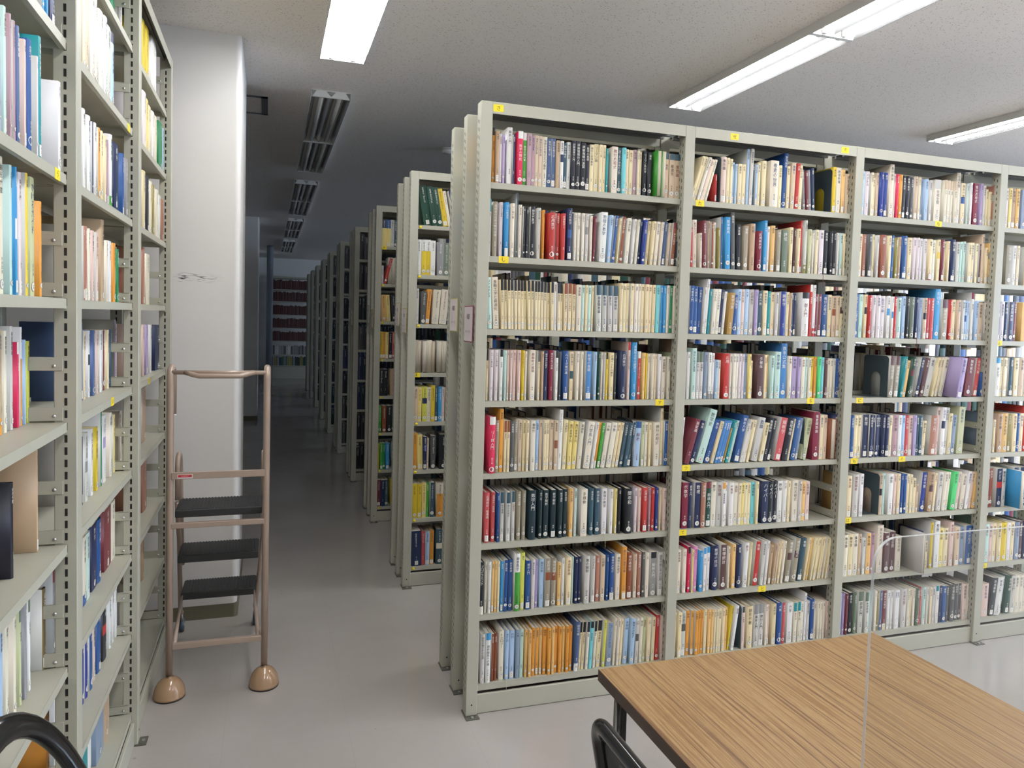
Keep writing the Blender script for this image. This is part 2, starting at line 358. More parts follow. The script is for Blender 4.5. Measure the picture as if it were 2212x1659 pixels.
# ---------------------------------------------------------------- ceiling lights: two bare-tube units end to end
FW, FH, UL = .236, .043, 1.25
def fixture(x, y0, lit, label):
    t = thing('ceiling_light', (x, y0 + UL, CZ), label, 'ceiling light', 'twin tube ceiling lights')
    def body():
        b = MB(); hw = FW / 2
        def sheet(a, c, y1, y2): b.prism([a, c, (c[0], c[1] + .002), (a[0], a[1] + .002)], 'y', y1, y2, REFL)
        b.box((-hw, 0, -.004), (hw, UL, 0), WHITE)
        for s in (-1, 1): b.prism([(s * hw, -FH), (s * (hw - .003), -FH), (s * (hw - .028), -.006), (s * hw, -.004)], 'y', 0, UL, REFL)
        for s in (-1, 1): b.box((min(s * hw, s * (hw + .001)), 0, -FH), (max(s * hw, s * (hw + .001)), UL, 0), WHITE)
        b.prism([(0, -FH + .006), (.03, -.006), (-.03, -.006)], 'y', 0, UL, REFL)
        for y in (0, UL - .012): b.box((-hw, y, -FH), (hw, y + .012, -.002), WHITE)
        return b.mesh('reflector')
    def tube(s):
        return MB().tube([(s * hw_, .028 + .001, -.026), (s * hw_, UL - .029, -.026)], .0145, TUBEON if lit else TUBEOFF, 10).mesh('fluorescent_tube')
    hw_ = .056
    for k in (0, 1):
        o = link('light_unit', cached('lu', body), t, (0, (k - 1) * UL, 0))
        for s in (-1, 1):
            link('fluorescent_tube', cached(('tube', s, lit), lambda: tube(s)), o)
            def sock(s=s):
                b = MB()
                for y in (.014, UL - .03): b.box((s * hw_ - .011, y, -.04), (s * hw_ + .011, y + .014, -.004), WHITE, .002)
                return b.mesh('tube_socket')
            link('tube_socket', cached(('sock', s), sock), o)
Y0 = 1.984
fixture(-.411, Y0 - 3.16 - .02, True, 'lit twin tube ceiling light above the aisle beside the white column')
for k, lab in enumerate(('unlit twin tube light first down the dark aisle', 'second unlit twin tube light down the dark aisle', 'third unlit twin tube light down the dark aisle', 'fourth unlit twin tube light, at the far end of the dark aisle')):
    fixture(-.411, Y0 + 3.16 * k, False, lab)
fixture(1.715, Y0 - 3.16 + .03, True, 'long lit twin tube ceiling light over the front rack and table')
fixture(3.82, Y0 - 3.16 + .03, True, 'lit twin tube light at the right edge beyond the front rack')
fixture(5.94, Y0 - 3.16 + .03, True, 'added unseen lit twin tube light over the right side of the room')  # this and the next: out of view, added to brighten the room
fixture(8.06, Y0 - 3.16 + .03, True, 'added unseen lit twin tube light next to the right wall')
for x, l in ((-.411, 'rack aisle'), (1.715, 'table'), (3.82, 'middle of the room'), (5.94, 'right side'), (8.06, 'far right')):
    fixture(x, Y0 - 6.32, True, f'added unseen lit twin tube light behind the viewer over the {l}')  # unseen row added behind the camera for the room's brightness

# ---------------------------------------------------------------- racks
RW, RH, BAY = .0474, 2.4354, .9
FZ = [2.1317, 1.8447, 1.5574, 1.2707, .9808, .6943, .4041, .1145]
LZ = [2.5117, 2.2253, 1.9107, 1.6177, 1.3193, 1.0195, .7145, .4185, .1236]
DS, RD = .022, .47
def post_mesh(h, both):
    def f():
        b = MB()
        # a folded channel: front face, two flanges, and the slots punched down both flanges
        b.box((0, 0, .004), (RW, .05, h), METAL, .002)
        z = .1
        while z < h - .06:
            for x in (-.0004, RW - .0006):
                if both: b.box((x, .017, z), (x + .001, .0205, z + .014), DARK); b.box((x, .034, z + .008), (x + .001, .037, z + .02), DARK)
                else: b.box((x, .021, z), (x + .001, .0272, z + .0185), DARK)
            z += .03
        b.box((RW / 2 - .003, -.0006, .045), (RW / 2 + .003, 0, .051), DARK)
        return b.mesh('post')
    return cached(('post', h, both), f)
def foot_mesh():
    def f():
        b = MB().box((-.004, -.028, 0), (RW + .004, .054, .004), FOOT); b.box((RW / 2 - .005, -.02, .004), (RW / 2 + .005, -.01, .008), BOLT); return b.mesh('foot_plate')
    return cached('foot', f)
def shelf_mesh(w, d):
    def f():
        b = MB(); z = 0
        b.box((0, 0, -.024), (w, .0016, 0), METAL, .0006); b.box((0, 0, -.0014), (w, d, 0), METAL); b.box((0, .0016, -.024), (w, .012, -.0226), METAL)
        b.box((0, d - .0015, -.024), (w, d, .012), METAL)
        for x in (0, w - .0015): b.box((x, .001, -.024), (x + .0015, d, 0), METAL)
        return b.mesh('shelf_board')
    return cached(('shelf', round(w, 3), d), f)
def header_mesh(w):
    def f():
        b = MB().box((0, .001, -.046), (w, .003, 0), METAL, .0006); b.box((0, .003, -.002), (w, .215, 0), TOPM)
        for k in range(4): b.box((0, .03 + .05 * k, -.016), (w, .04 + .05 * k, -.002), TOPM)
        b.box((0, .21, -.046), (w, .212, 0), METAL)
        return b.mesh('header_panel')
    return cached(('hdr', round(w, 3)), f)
def bar_mesh(d):
    def f():
        b = MB().box((0, 0, 0), (.0025, d, .032), METAL, .0008); b.box((0, 0, .03), (.008, d, .0325), METAL)
        b.tube([(.0002, .018, .012), (-.003, .018, .012)], .004, BOLT, 10); b.tube([(.0002, d - .018, .012), (-.003, d - .018, .012)], .004, BOLT, 10)
        return b.mesh('side_bar')
    return cached(('bar', d), f)
def plinth_mesh(w, h):
    return cached(('pl', round(w, 3), h), lambda: MB().box((0, 0, .002), (w, .012, h), METAL, .002).mesh('plinth'))
def make_rack(name, label, loc, rotz, nb, pitch, zs, h, bars=True, both=True, group='slotted steel library racks'):
    t = thing(name, loc, label, 'bookshelf', group, rotz); w = pitch - RW
    D = (0, .205, .42)
    for i in range(nb + 1):
        for k, y in enumerate(D):
            p = link('post', post_mesh(h, both), t, (i * pitch, y, 0)); link('foot_plate', foot_mesh(), p)
    for i in range(nb):
        for side in (0, 1):
            x = i * pitch + RW
            for z in zs:
                if side and i > 1 and 'aisle' in name: continue
                o = link('shelf_board', shelf_mesh(w, .2), t, (x + .001, DS, z) if not side else (x + w - .001, RD - DS, z), 0 if not side else math.pi)
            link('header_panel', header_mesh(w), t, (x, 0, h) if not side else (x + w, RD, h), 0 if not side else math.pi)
            link('plinth', plinth_mesh(w, min(zs) - .034), t, (x, .012, 0) if not side else (x, RD - .024, 0))
    if bars:
        for i in range(1, nb + 1):
            for z in zs:
                link('side_bar', bar_mesh(.185), t, (i * pitch - .004, .03, z + .125))
                link('side_bar', bar_mesh(.185), t, (i * pitch - .004, .03, z + .004))
    return t
front = make_rack('front_rack', 'tall beige steel rack of four bays facing the wooden table', (0, 0, 0), 0, 4, BAY, FZ, RH)
LP, LX, LYA = .865, -1.2086, -.738
left = make_rack('ladder_rack', 'beige slotted steel rack seen end-on beside the step ladder', (LX, LYA - LP, 0), math.pi / 2, 3, LP, LZ, 2.76, both=False)
RY = [1.4274, 2.8214, 4.2347, 5.6857, 7.1551, 8.5002, 9.9695, 11.4061, 12.7962]
ORD = ['top', 'second', 'third', 'fourth', 'fifth', 'sixth', 'seventh', 'eighth', 'ninth', 'tenth']
NTH = ['first', 'second', 'third', 'fourth', 'fifth', 'sixth', 'seventh', 'eighth', 'ninth', 'tenth', 'eleventh', 'twelfth'] + [f'{k}th' for k in range(13, 60)]
racks = []
for k, y in enumerate(RY):
    racks.append(make_rack('aisle_rack', f'beige steel rack end, {NTH[k+1]} in the row receding along the dark aisle', (0, y, 0), 0, (7, 4)[k] if k < 2 else 2, BAY, FZ, RH, False))
BZ = [2.18, 1.91, 1.56, 1.24, .89, .56, .31]
BZ = [2.185, 1.895, 1.57, 1.25, .93, .595, .325]
backr = make_rack('back_rack', 'dim steel rack of maroon volumes closing the far end of the aisle', (-.78, 15.63, 0), 0, 1, 1.0, BZ, 2.5, False)

# yellow kana stickers on shelf fronts, belong to the rack
def sticker(parent, u, z, ch, y=DS, w=.041, h=.027, x=None, dot=False):
    if x is None: x = along(u, lambda t: (t, y, z), -1, 5)
    b = MB()
    if dot: b.lathe([(.009, 0), (.009, .0006)], YELLOW, seg=16)
    else:
        b.box((-w / 2, -.0006, -h / 2), (w / 2, 0, h / 2), YELLOW)
        b.glyphs(ch, .017, INK, lambda a, c: (a, -.001, c))
    o = b.build('shelf_label', parent, (x - parent.location.x, y - parent.location.y, z - parent.location.z))
    if dot: o.rotation_euler = (math.pi / 2, 0, 0)
    else: o.rotation_euler = (0, random.Random(ch + str(z)).uniform(-.04, .04), 0)
HZ = RH - .023
for u, i, ch in ((1077, -1, 'さ'), (1587, -1, 'せ'), (1826, -1, 'そ'), (1088, 2, 'し'), (1425, 4, 'す'), (1512, 1, 'た'), (1751, 4, 'ち'), (1482, 5, 'つ'), (1474, 6, 'て'), (1646, 7, 'と'),
                 (2027, 1, 'な'), (1857, 4, 'に'), (1845, 5, 'ね'), (1948, 5, 'の'), (1831, 6, 'は'), (2158, 3, 'ふ'), (2125, 7, 'へ')):
    z = HZ if i < 0 else FZ[i - 1] - .012
    sticker(front, u, z, ch, .001 if i < 0 else DS)
sticker(racks[0], 900, FZ[3] - .012, 'E', RY[0] + DS); sticker(racks[1], 830, FZ[0] - .012, 'P', RY[1] + DS)
for k, zz in ((0, (0, 1, 2, 4, 5, 6, 7)), (1, (1, 2, 3, 4, 5, 6, 7))):
    for i in zz: sticker(racks[k], 0, FZ[i] - .012, '', RY[k] + DS - .0005, x=.066, dot=True)
def left_sticker(v, i, u, ch):
    y = along(u, lambda t: (LX - DS, t, LZ[i - 1]), -1.9, 1.2); b = MB()
    b.box((-.02, -.0006, -.013), (.02, 0, .013), YELLOW); b.glyphs(ch, .016, INK, lambda a, c: (a, -.001, c))
    o = b.build('shelf_label', left); o.location = (y - (LYA - LP), DS, LZ[i - 1] - .012)
for v, i, u, ch in ((355, 3, 124, 'う'), (268, 2, 278, 'え'), (866, 5, 243, 'い'), (815, 5, 322, 'お')): left_sticker(v, i, u, ch)
# card signs clipped to the rack ends
def end_sign(y, z, edge, label, w=.125, h=.145):
    t = thing('aisle_sign', (-.004, y, z), label, 'sign', 'card signs on the rack ends')
    MB().box((-.0025, -w / 2, -h / 2), (0, w / 2, h / 2), edge).build('sign_border', t)
    b = MB().box((-.0035, -w / 2 + .004, -h / 2 + .004), (-.0025, w / 2 - .004, h / 2 - .004), SIGN)
    b.glyphs('和書', .022, INK, lambda u, v: (-.0039, -u, v + .03)); b.glyphs('413-421', .011, INK, lambda u, v: (-.0039, -u, v - .03))
    b.build('sign_card', t)
end_sign(.085, 1.575, SIGNEDGE, 'white card sign with red border on the front rack end')
end_sign(.33, 1.61, SIGNEDGE2, 'white card sign with yellow border, deeper on the front rack end')
for k in range(0, 7):
    end_sign(RY[k] + .09, 1.575, SIGNEDGE2, f'small white card sign on the end of the {NTH[k+1]} rack down the aisle, aisle side')
    end_sign(RY[k] + .33, 1.61, SIGNEDGE2, f'small white card sign on the end of the {NTH[k+1]} rack down the aisle, deeper side')
# ---------------------------------------------------------------- what stands on each shelf (read off the photograph, left to right)
# token: colour + width, h height mm, l lean deg, F pulled forward mm, R page edge outward, /top band =middle band _bottom band, :title, ..gap, BE bookend
FRONT = {
(1,1): (1000,200,.2290,258,2055,200,"or20h214/bk or26h214/bk tn33h200 wh30h192_pu pu24h190 wh50h222 nv20h195 hp50h210/wh:数学の現在e gn40h208/wh:数学の現在π mv38h205:位相力学 mv32h198:解析力学講義 bg35:偏微分方程式論 bg38:偏微分方程式論 iv45:偏微分方程式グラフ解析 sl38h196:復刊位相力学 sl40h196:復刊位相力学 tn35h190 wh33h188=nv st38h186:微分方程式 wh36h190:解析学の基礎 bk38h197:詳解微積分入門 bk46h197:詳解微積分入門 bk48h192:詳解微積分演習 bk40h188:数学の基礎 cr40h190:線形と超準解析 cr45h195:リーマン面 cr30h193:リーマン面 cr32h192:リーマン面 tl17h180 iv58h192:微分方程式 st40h190:理工系の微積分入門 cy33h190 cr35h188 cr37h186:数学入門 mv33h186 cr20h184 cr26h182 bk40h184:リーマン幾何学 bk38h182:解析 ..120 gn50h190RF30 cr40h190RF24 bg45h188/st bg52h186/st bg55h186/st"),
(1,2): (1000,200,.2290,245,2030,200,"lg32h222/tl gt66h216:技術者のための数学基礎 pw46h216:ベクトル解析 sb52h215_wh:リー代数演習 iv56h213:リー環の話 st20h254 iv42h210 bk27h205 bk30h203:常微分 bk66h206:線型代数学 lg50h205:線形代数 or24h198 rd82h188F14:応用数学 rd45h188:応用数学 rd55h188:応用数学2 nv62h212=bl:工科系数学 iv32h195 iv40h195:応用ベクトル解析 iv38h195:応用行列 lg44h192=gy iv30h188 mr27h188l2:微積分 wh88h206l2F12:物理の数学 lb44h198l3:応用数学 bl45h198l4:線形代数 cr22l4h185 br45h195l4:応用代数学入門 iv60h190l4 wh32h188l4 iv33h186l4 nv32h188l4 rb42h188l4:デジタル解析 cr40h185l4:数の体系 cr38h185l4 iv46h186l4:線形の基礎 iv36h184l4:数の幾何 sl40h186l4:線形数学 bg38h182l4 br50h184l3/mr dg62h186l3=mr:応用解析 wh30h182l3"),
(1,3): (1000,560,.2290,222,1995,200,"mt48h205l-3:ファイナンス iv62h207l-3:金融工学と最適化 cr30h198l-2/bk:微分積分読本 cr28l-2h198/bk:微分積分読本 cr28l-2h198/bk:集合の話 cr28l-2h198/bk:集合の話 cr28l-2h198/bk:集合の話 cr30l-2h198/bk:解析入門 cr28l-2h198/bk:代数の話 cr28l-2h197/bk:代数の話 cr28l-2h197/bk:確率の話 cr28l-1h197/bk:線形の話 cr28l-1h197/bk:線形の話 cr28l-1h197/bk:位相の話 cr28l-1h196/bk:位相の話 cr28l-1h196/bk:関数の話 cr28l-1h195/bk:ルベーグ積分 cr28l-1h195/bk:ルベーグ積分 wh28h196l-1 cr28h194l-1/bk:関数解析 cr28h194l-1/bk:関数解析 cr33h193/br:数学の流れ講座上 cr33h193/br:数学の流れ講座中 cr33h193/br:数学の流れ講座下 iv46h190 mt30h190 cr24h190 mt34h190 cr18h190 lg52h192l-1/st lg48h192l-1/st lg45h192l-1/st lg50h192l-1/st cr26h205:群論 cr32h205:位相 cr33h205:代数 cr33h205:解析 iv34h205 iv26h205 cr33h205:幾何 cr33h205:測度 cr33h205:複素 cr33h204 cy36h204 sb24h204 sb27h204 iv22h204 em30h204 iv26h203 iv28h203"),
(1,4): (1000,560,.2290,205,1975,200,"lg20 cr28h205/bk:ルベーグ積分 pw48h204:ルベーグ積分論 pw45h204:ルベーグ積分論 wh42h204/bk:測度論 mt28h203 pk28h203:群論 pk28h203 pk42h203:量子力学1 pk40h203:量子力学2 yl34h202:シナイ力学入門コース iv30h198 iv72h204:群解析の基礎 cr32h204/dg tn32h200 nv48h204:確率微分方程式 wn52h204:微分方程式通論 wh37h202/bk:西九州数学 dg20h200 bl64h204:ルベーグ積分論 cr52h200=st:変換と積分 iv46h202:積分の話 iv30h200 cb76h203:物理の基礎 lb38h202 dn30h202 iv24h200 lg22h198 yl28h198/bk cr58h198:応用ベクトル解析 dg22h196 nv68h206F8:応用数学 pk36h243/rd:非線形力学の展望1 sb62h243:非線形力学の展望2 rd42h205/wh:データマイニング sa35h200:入門 yl18h198 iv33h196 iv30h196 cr30h195:解析 wh36h196 iv56h184 iv44h184 sg42h200:リー代数 tn35h258"),
(1,5): (1000,860,.2290,185,1950,200,"cr18 hp66h226F16/wh:リー群入門 gt38h212:数理解析 or42h256 cr28h208/br cr30h208/br dg40h206:代数幾何 gt38h212:代数解析学 bg38h210:物理数学のための cr30h208:数値解析講義 cr28h208:数値解析講義 iv52h208:偏微分 lb30h208 bg34h207:線形 cr32h206:力学系の理論 cr32h206:力学系の理論 bg40h206:偏微分 bg38h206=br wh42h248l1:シミュレーション cr42h205l2 ye46h200l2:楕円曲線論入門 ye46h200l3:楕円曲線論入門 iv50h198l4 iv70h198l6:力学系入門 wh30h195l7 or25h195l7_wh gn30h192l7 iv50h192l8:代数 iv56h192l8:代数 cr33h190l8 cr33h190l8 st36h192l9:代数幾何学 st36h192l9:代数幾何学 st36h192l9:代数幾何学 ..62 BE14 lb68h194l2/bl:解析 sg32h190 iv30h190 cr28h188 iv64h190:微分方程式 cr30h250:数学の公式 bl38h196 tn42h194:解析幾何論"),
(1,6): (1000,860,.2290,165,1925,200,"mt15h190 pr66h204:応用統計一般理論 pr50h204:応用統計一般理論 bl28h203 lg52h202/st lg58h202/st lg46h202/st gt52h204:数値の基礎 gt52h204 dt96h204:数学入門 dt44h203:数学入門 dt70h203:数学解析 dt68h203:数学解析 dt52h202:数学演習 dt52h202:数学演習 sa48h205:数学の世界 mt38h203:複素関数 iv92h200F4 st50h198:数値計算 st64h198:数値計算 wh70h197:数値の教室 wh50h194 ye30h192 bk38h195:実験 bk94h195F5:関孝和 pw40h192 pk36h190:量子力学 rd58h192:応用数学 mv28h190 rd40h190:応用 rb36h189:数学 cr25h187 pk45h187:集合の話 iv70h187:複素数の幾何"),
(1,7): (980,1140,.2653,205,1715,200,"bk50h215F10_iv:プログラミング iv26h212 wh30h212:パズル sa25h211 sa25h211 cr25h210 sb28h210 bl38h212:微分幾何 bl42h214:解析概論 wh58h240F8+gn ly40h238:数学 bl48h204:解析入門 pw35h205:線形代数演習 pu30h204 lb45h205:線形代数 gt54h206=br gt52h204=br sa36h182 wh30h200 cr50h204 mt14h202 nv30h202:数学 nv26h202:数学 lg58h205:数の解析 lg44h202:ベクトル bp38h200:位相 bg48h200:位相群 bl22h198 bl45h202_wh:偏微分方程式 iv46h200:偏微分方程式 or46h232_sa:数え上げ組合せ論 br52h202:微分幾何学 bg36h196 bp36h202 dg26h200 iv35h196:入門 gy60h196/bk lg50h194:線形代数とその応用 lg50h194:線形代数とその応用"),
(1,8): (980,1140,.2653,187,1695,200,"wh28h204 lg46h204:線形代数とその応用 wh54h206/sb:現代線形への道 br29h196 br28h196 iv54h205:トポロジー lb40h204 lb52h204 gb40h204:代数 mt40h202:代数 sa30h200:積分 sa33h200:微分積分演習 or38h204:微分積分 or32h202:複素関数 sa30h200 or38h202:関数論 or36h200:線形代数 sa28h200:幾何 or36h200:群論 or34h199:微積分 sa28h198:解析 or36h198:関数 or32h197:基礎 sl48h212l2F6_wh cr25h205l2/bk cr33h205l2/bk:常微分方程式 iv32h205l2/bk:物理 cy36h205l2/bk:統計数学 iv30h204l2/bk:解析 cr46h204l2/bk:複素解析 ly34h205l2 gb56h190l2:フーリエの方法 iv27h205l2 iv27h205l2 cr28h204l2 lb52h200l2 lb48h200l2 lg38h198l1=dg iv33h198l1 sg33h197l1 cr40h196l1:入門 cr38h195l1 rd38h200l1 pk56h196l1:積分論"),
(2,1): (1440,250,.2109,255,1885,195,"cr30h198l17:数学通信 cr32h198l17:数学通信 iv32h195l17 pk27h190l17 cr26h188l16 iv30h190l15:数学のこころ ..70 rd20h120 ..20 BE16 pk55h198 cr34h196 cr28h192 lb25h180 lb20h175 cr40h178 cr38h176 lb28h246 lg34h246l1 st20h180 lb24h180 cr28h190 cr46h200 iv92h205:複素の世界 cr36h190 bl44h246l2 cr33h190 bg44h204l1:微積分 rd38h206l2 cr38h200 BE16 gy28h180l-5 mr26h178l-5 gy28h180l-5 nv30h190l-4 ..225 BE12 yl36h206 iv48h208 sa34h198 bg60h186"),
(2,2): (1440,250,.2109,222,1855,195,"wh34h204 rd32h170l-2 iv56h206l-2:数学セミナー iv34h150l-2 mr55h205l-2:応用解析 tn34h205l-2 br30h202l-2:群の話 iv34h200l-2 ol34h176l-2 bl24h225l-2 sb72h228l-2:数学辞典 dg56h252l-3 bk58h200l-2 gt60h196 tn72h206:位相 wn66h176:応用解析学 sb44h224:数学の本 wh32h200 sa56h206:歴史 gt56h188:確率 gs84h188:評伝 cr48h204 pb32h204 cr36h200 rd24h240 lg42h242_ol sg44h202:空間 iv22h186 cr42h202:数学入門 pw65h202 bk54h202:教科書 bk32h202 bk42h202 wh25h196 mt40h196 cr28h195 cr52h196"),
(2,3): (1440,580,.2049,200,1830,195,"wh46h206 bl46h208:代数系入門 bl45h205:代数系入門 bl45h203l2:代数系入門 lg26h202l2 wh34h240l3 tl24h196l3 iv42h198l3:ベクトル iv44h198l3:ベクトルの解析 nv30h196l4 wh24h190l4 gd58h184l4F4:数学小景 bl50h175l2 lb38h202 pk46h202:行列力学 lb46h204:力学 lg54h203:応用数学 pu34h202 st50h200:線形代数 cr44h200 tl34h200 cr40h196:確率論 lg36h194 rb66h200:解析学 cr34h198 tn26h196 nv26h196 nv26h196 wh84h200F4/bk:群入門 rd28h238/wh wh34h238_rd:数学ガール wn28h194 mr40h196:解析 bl58h196 cr42h194 bg44h192=br bg42h192 ..20 cr36h190=pb ..60"),
(2,4): (1440,580,.2049,165,1745,195,"wh26h205 wh28h205 wh34h205 mt52h222:微分方程式演習 lg38h206/gs lg48h206/gs gb40h206 wh34h204_gy wh40h202_gy lb34h172 iv30h172 rd64h202:応用 iv28h200 iv34h200:量子論 iv34h200:統計論 pw32h200 pw30h200:物理学 gb36h200 ye28h200 cr26h170 pb76h198 cr26h198 sa24h198 mt42h194 mt66h212F4 cb74h250:数学公式集 iv46h194:代数 pu54h192 pu34h192 iv42h190 mt30h190 iv32h188 yl38h192 or30h192 gm36h192 cy38h191 pb34h186:数学 iv34h185 iv30h184 lg26h184 bl40h184l2:プログラム"),
(2,5): (1440,860,.2049,140,1800,195,"wh30h208l4 mr62h205l15 nv48h198l16:物理 mt86h245l16:数学史 bl60h196l16:数学 cr36h194l15 cb32h196l15 cb32h196l15 cb30h196l14 gd20h160l14 tl30h196l13 mt28h194l13 bl60h218l12:解析力学 lg34h180l12 iv34h196l12 cr30h196l11 lg74h204l11:数論 cr46h180l10 bk50h200l10 bk36h198l10 pr76h200l10:解析学 bk66h198l10 cr22h196l9 bl46h198l9 gb28h196l9 sg66h196l9 ..130 BE16 wn76h226F4 cr40h210 bg44h208 ..80 br60h192RF14 nv34h210"),
(2,6): (1440,860,.2049,115,1770,195,"wn32h205 wn66h206:代数学 nv42h204 nv68h203:数理 bp46h203 dn58h202/mr iv54h200:数学 lg58h200:数理論 wh32h198/or wh32h196 wh46h196 iv54h192 cr34h190 ye32h190 cr33h192:解析 cr33h192 cy46h194 cr26h194 nv68h194:ハイパー bk54h193:ハイパー bk54h193:ハイパー wh58h192:数値 wh44h192 cr28h190 iv64h190 lg36h186 sa40h184 pk42h184 ..450"),
(2,7): (1420,1100,.2049,183,1800,195,"or30h180 iv52h196 iv52h196 hp34h206/bk:ベクトル ye24h194 lk46h204:数学の幸せ sb44h188 wh38h196/sb wh42h200/sb nv76h204:数理の技法 pb86h204:数理統計 iv28h190 sa48h204:数理 nv58h200:数理 wh66h206l2:数学 cr28h203l3 rd66h206l4:物理 lg46h205l4 wh36h203l4 tn38h185l4 tn30h185l5 bg28h200l5 cr30h198l5 iv30h200l5 gt66h200l6=pb gt66h204l6=pb st62h204l7:数値 cr28h203l8 sa30h203l8 cr26h202l8 cr26h202l8 cr26h202l8 cr26h202l8 cr26h202l8 cr26h202l8 cr26h202l8 pk40h206l9"),
(2,8): (1420,1100,.2049,150,1775,195,"cr30h203:基礎解析 cr34h203:基礎解析 cr46h203:微分積分 lg56h206=dg or46h204:数論 or40h203:代数 or40h202:代数学 or36h201 or30h200 cr38h202 sa35h201 sa32h200 cr26h200 cr28h200 cr38h200 cr36h200 sa36h198 yl26h204l6 wh36h206l7 ..80 BE14 pk36h200/dg cr76h196:線形代数 lg64h198/gy:解析入門 lg68h197/gy:微分入門 iv28h195 pk26h194 cr54h193 bl56h196:代数 pr42h194 wh70h192:力学 iv46h190/tl iv42h190/tl iv40h188 wh30h226 lg36h186 bl46h196 iv28h180 iv28h180 iv28h180 iv28h180 pk58h178"),
(3,1): (1800,300,.2050,287,1690,198,"lb60h204:解析 pw56h204:ベクトル cr32h203 cr32h180 bg36h203 rb44h208:数学 rb46h208:数学 iv58h250 pk30h208 hp30h208 or36h206 bk42h206:教養の数学 bk44h206:教養の数学 dg36h202 bg44h205 cr32h206 gb32h198 lb46h198 lg34h196 iv88h204/lg iv38h204/bg iv36h204/bg iv34h204/bg iv38h204/bg iv52h250 cr56h200=bl mt26h200 wh28h204 wn62h206 pu38h206 lg34h200 cr32h182 cr36h172 bp48h204"),
(3,2): (1800,300,.2050,250,1670,198,"cr36h202 cr50h202 bp44h202 dg52h202:統計 cr32h202 lg36h200 br76h204 cr40h202 bl48h204 ol34h196 tn34h198 bl64h208:数学 cr56h200 pw38h202 pw36h202 pw36h200 pw46h200 cr48h200_wn iv54h198 cr44h200=yl mr36h204 cr28h196 cr30h198 nv58h206 lg46h198 mt36h200 mt40h202 cr46h198 cr46h198 cr36h196 pb24h196 bg40h244 cr38h180 sa62h205"),
(3,3): (1800,600,.2050,215,1625,198,"bl74h206F3:ベクトル解析 mt46h204:行列 cr36h204=bk rd40h202 pw44h202 pw50h202 pw66h202 wh42h202=sb wh28h200=sb rd32h200 mt54h198 lb42h204 bk32h203 gs52h202:力学 nv28h202 gb44h202 bg46h202=bk pr34h202 pr46h200 sb72h248:手引き gt74h200/pb rd34h198 cr46h198 bg44h198 lg36h198 lb34h197=bl lb34h197 wh34h240/wn lb42h196 bg66h190 pk44h190"),
(3,4): (1800,600,.2050,180,1585,198,"..350 BE12 gt54h200l2/pb gt54h200l3/pb tl32h200l7 sa36h180l8 dn38h198l9=mr gy32h180l10 nv46h196l11 pb40h196l12 lg68h198l12 cr32h196l12 cr32h196l12 iv48h198l11 pu66h200l8F75 wh52h194l5 iv44h192l5 mr92h196l6 pr56h196l6 bl50h196l6"),
(3,5): (1800,840,.2050,150,1250,198,"sb20h205 bl38h205 cr36h204 cr42h204 nv66h206:数理 nv36h205 nv34h204 nv34h204 nv36h203 nv36h203 nv38h203 cr38h202 mv56h202 wh36h200 lb40h200:自然 pr40h200 pk42h199 pu32h199 st32h198 st34h198 cr40h170l3 bp76h196l2 pk36h236l2 wh42h236l2=nv lg46h236l3 cr42h204l2:統計 gb42h198l3 sg68h236l2"),
(3,6): (1800,840,.2050,110,1450,198,"sa30h204 cr58h198 lg76h206 wh50h206 ..180 BE20 bg40h204=bk mt30h202 wh62h200 pk36h200 cr42h200 bl38h198:行列 bl34h198:行列 cr34h196 cr34h190 cr42h170 bg36h140 rb68h196l4 tn56h198l4=pb cr30h194l4 lg60h196l4 iv44h196l5 iv40h194l5 gm66h194l6 pk38h192l6 iv54h180l6 wh46h192l6 pk36h190l7 sa44h188l7"),
(3,7): (1780,1080,.2170,155,1440,198,"iv26h200 iv48h202 cr50h204 iv50h204 bg32h200 lg28h180 sa46h202 mv34h202 iv62h236 pb46h198 pb62h198 iv58h176 ..150 lg28h200RF60 nv22h202F30 ye46h140 cr42h140 yl26h236 wh52h236:整数 ye42h200 cr50h198 pk38h226 bg48h198 gb54h196 bl72h200"),
(3,8): (1780,1080,.2170,130,1400,198,"iv26h204 lb42h203 pu28h203 mr28h202 bk48h204 gs36h202 lg64h204/gs lg48h202/gs mt60h202 iv30h200 ol24h198 sl34h198 mr46h198_cr wh34h196:微積分 wh34h195:微積分 wh34h195:微積分 wh34h194:微積分 lg64h195 iv32h193 cr28h192 iv28h191 gs44h192 pr28h190 mt42h190 iv28h188 cr28h188 lg34h187 wh40h192/tl nv32h190 bl42h190 dg32h188 dg54h190 dg40h190 dg40h190 pk54h188 iv32h186"),
}
FRONT4 = {1:"wh45 pw45 ye30 tn40 sa40 gb60 sa40 wh50",2:"lb30=bl lb30 gt70 wh40 cr30 sa90 iv50 pk40",3:"pb70 pw40 nv45 nv55 mr30 sa80 cr50 bk40",4:"pw40_rb wh55/sb cr30 cr30 cr30 st50 cr50 bg60 iv40",5:"lb35 pu35 cr25h170 tn50 sa60 ol30 cr45 bl35 cr40 rd45h235",6:"wh40 mr40 br35 nv60=rd lg50 ..60 sb40h195RF60 nv50 nv90 nv40",7:"mt35h230 mt50 pk40 cr40 cr45 yl60 wh40 cr40 gb50 pb35 nv45",8:"wh20 pk70h175 bk60l6 wh60l6 lg35l6 dn60l6 lg50l2 iv50 iv45 iv40 pk40"}
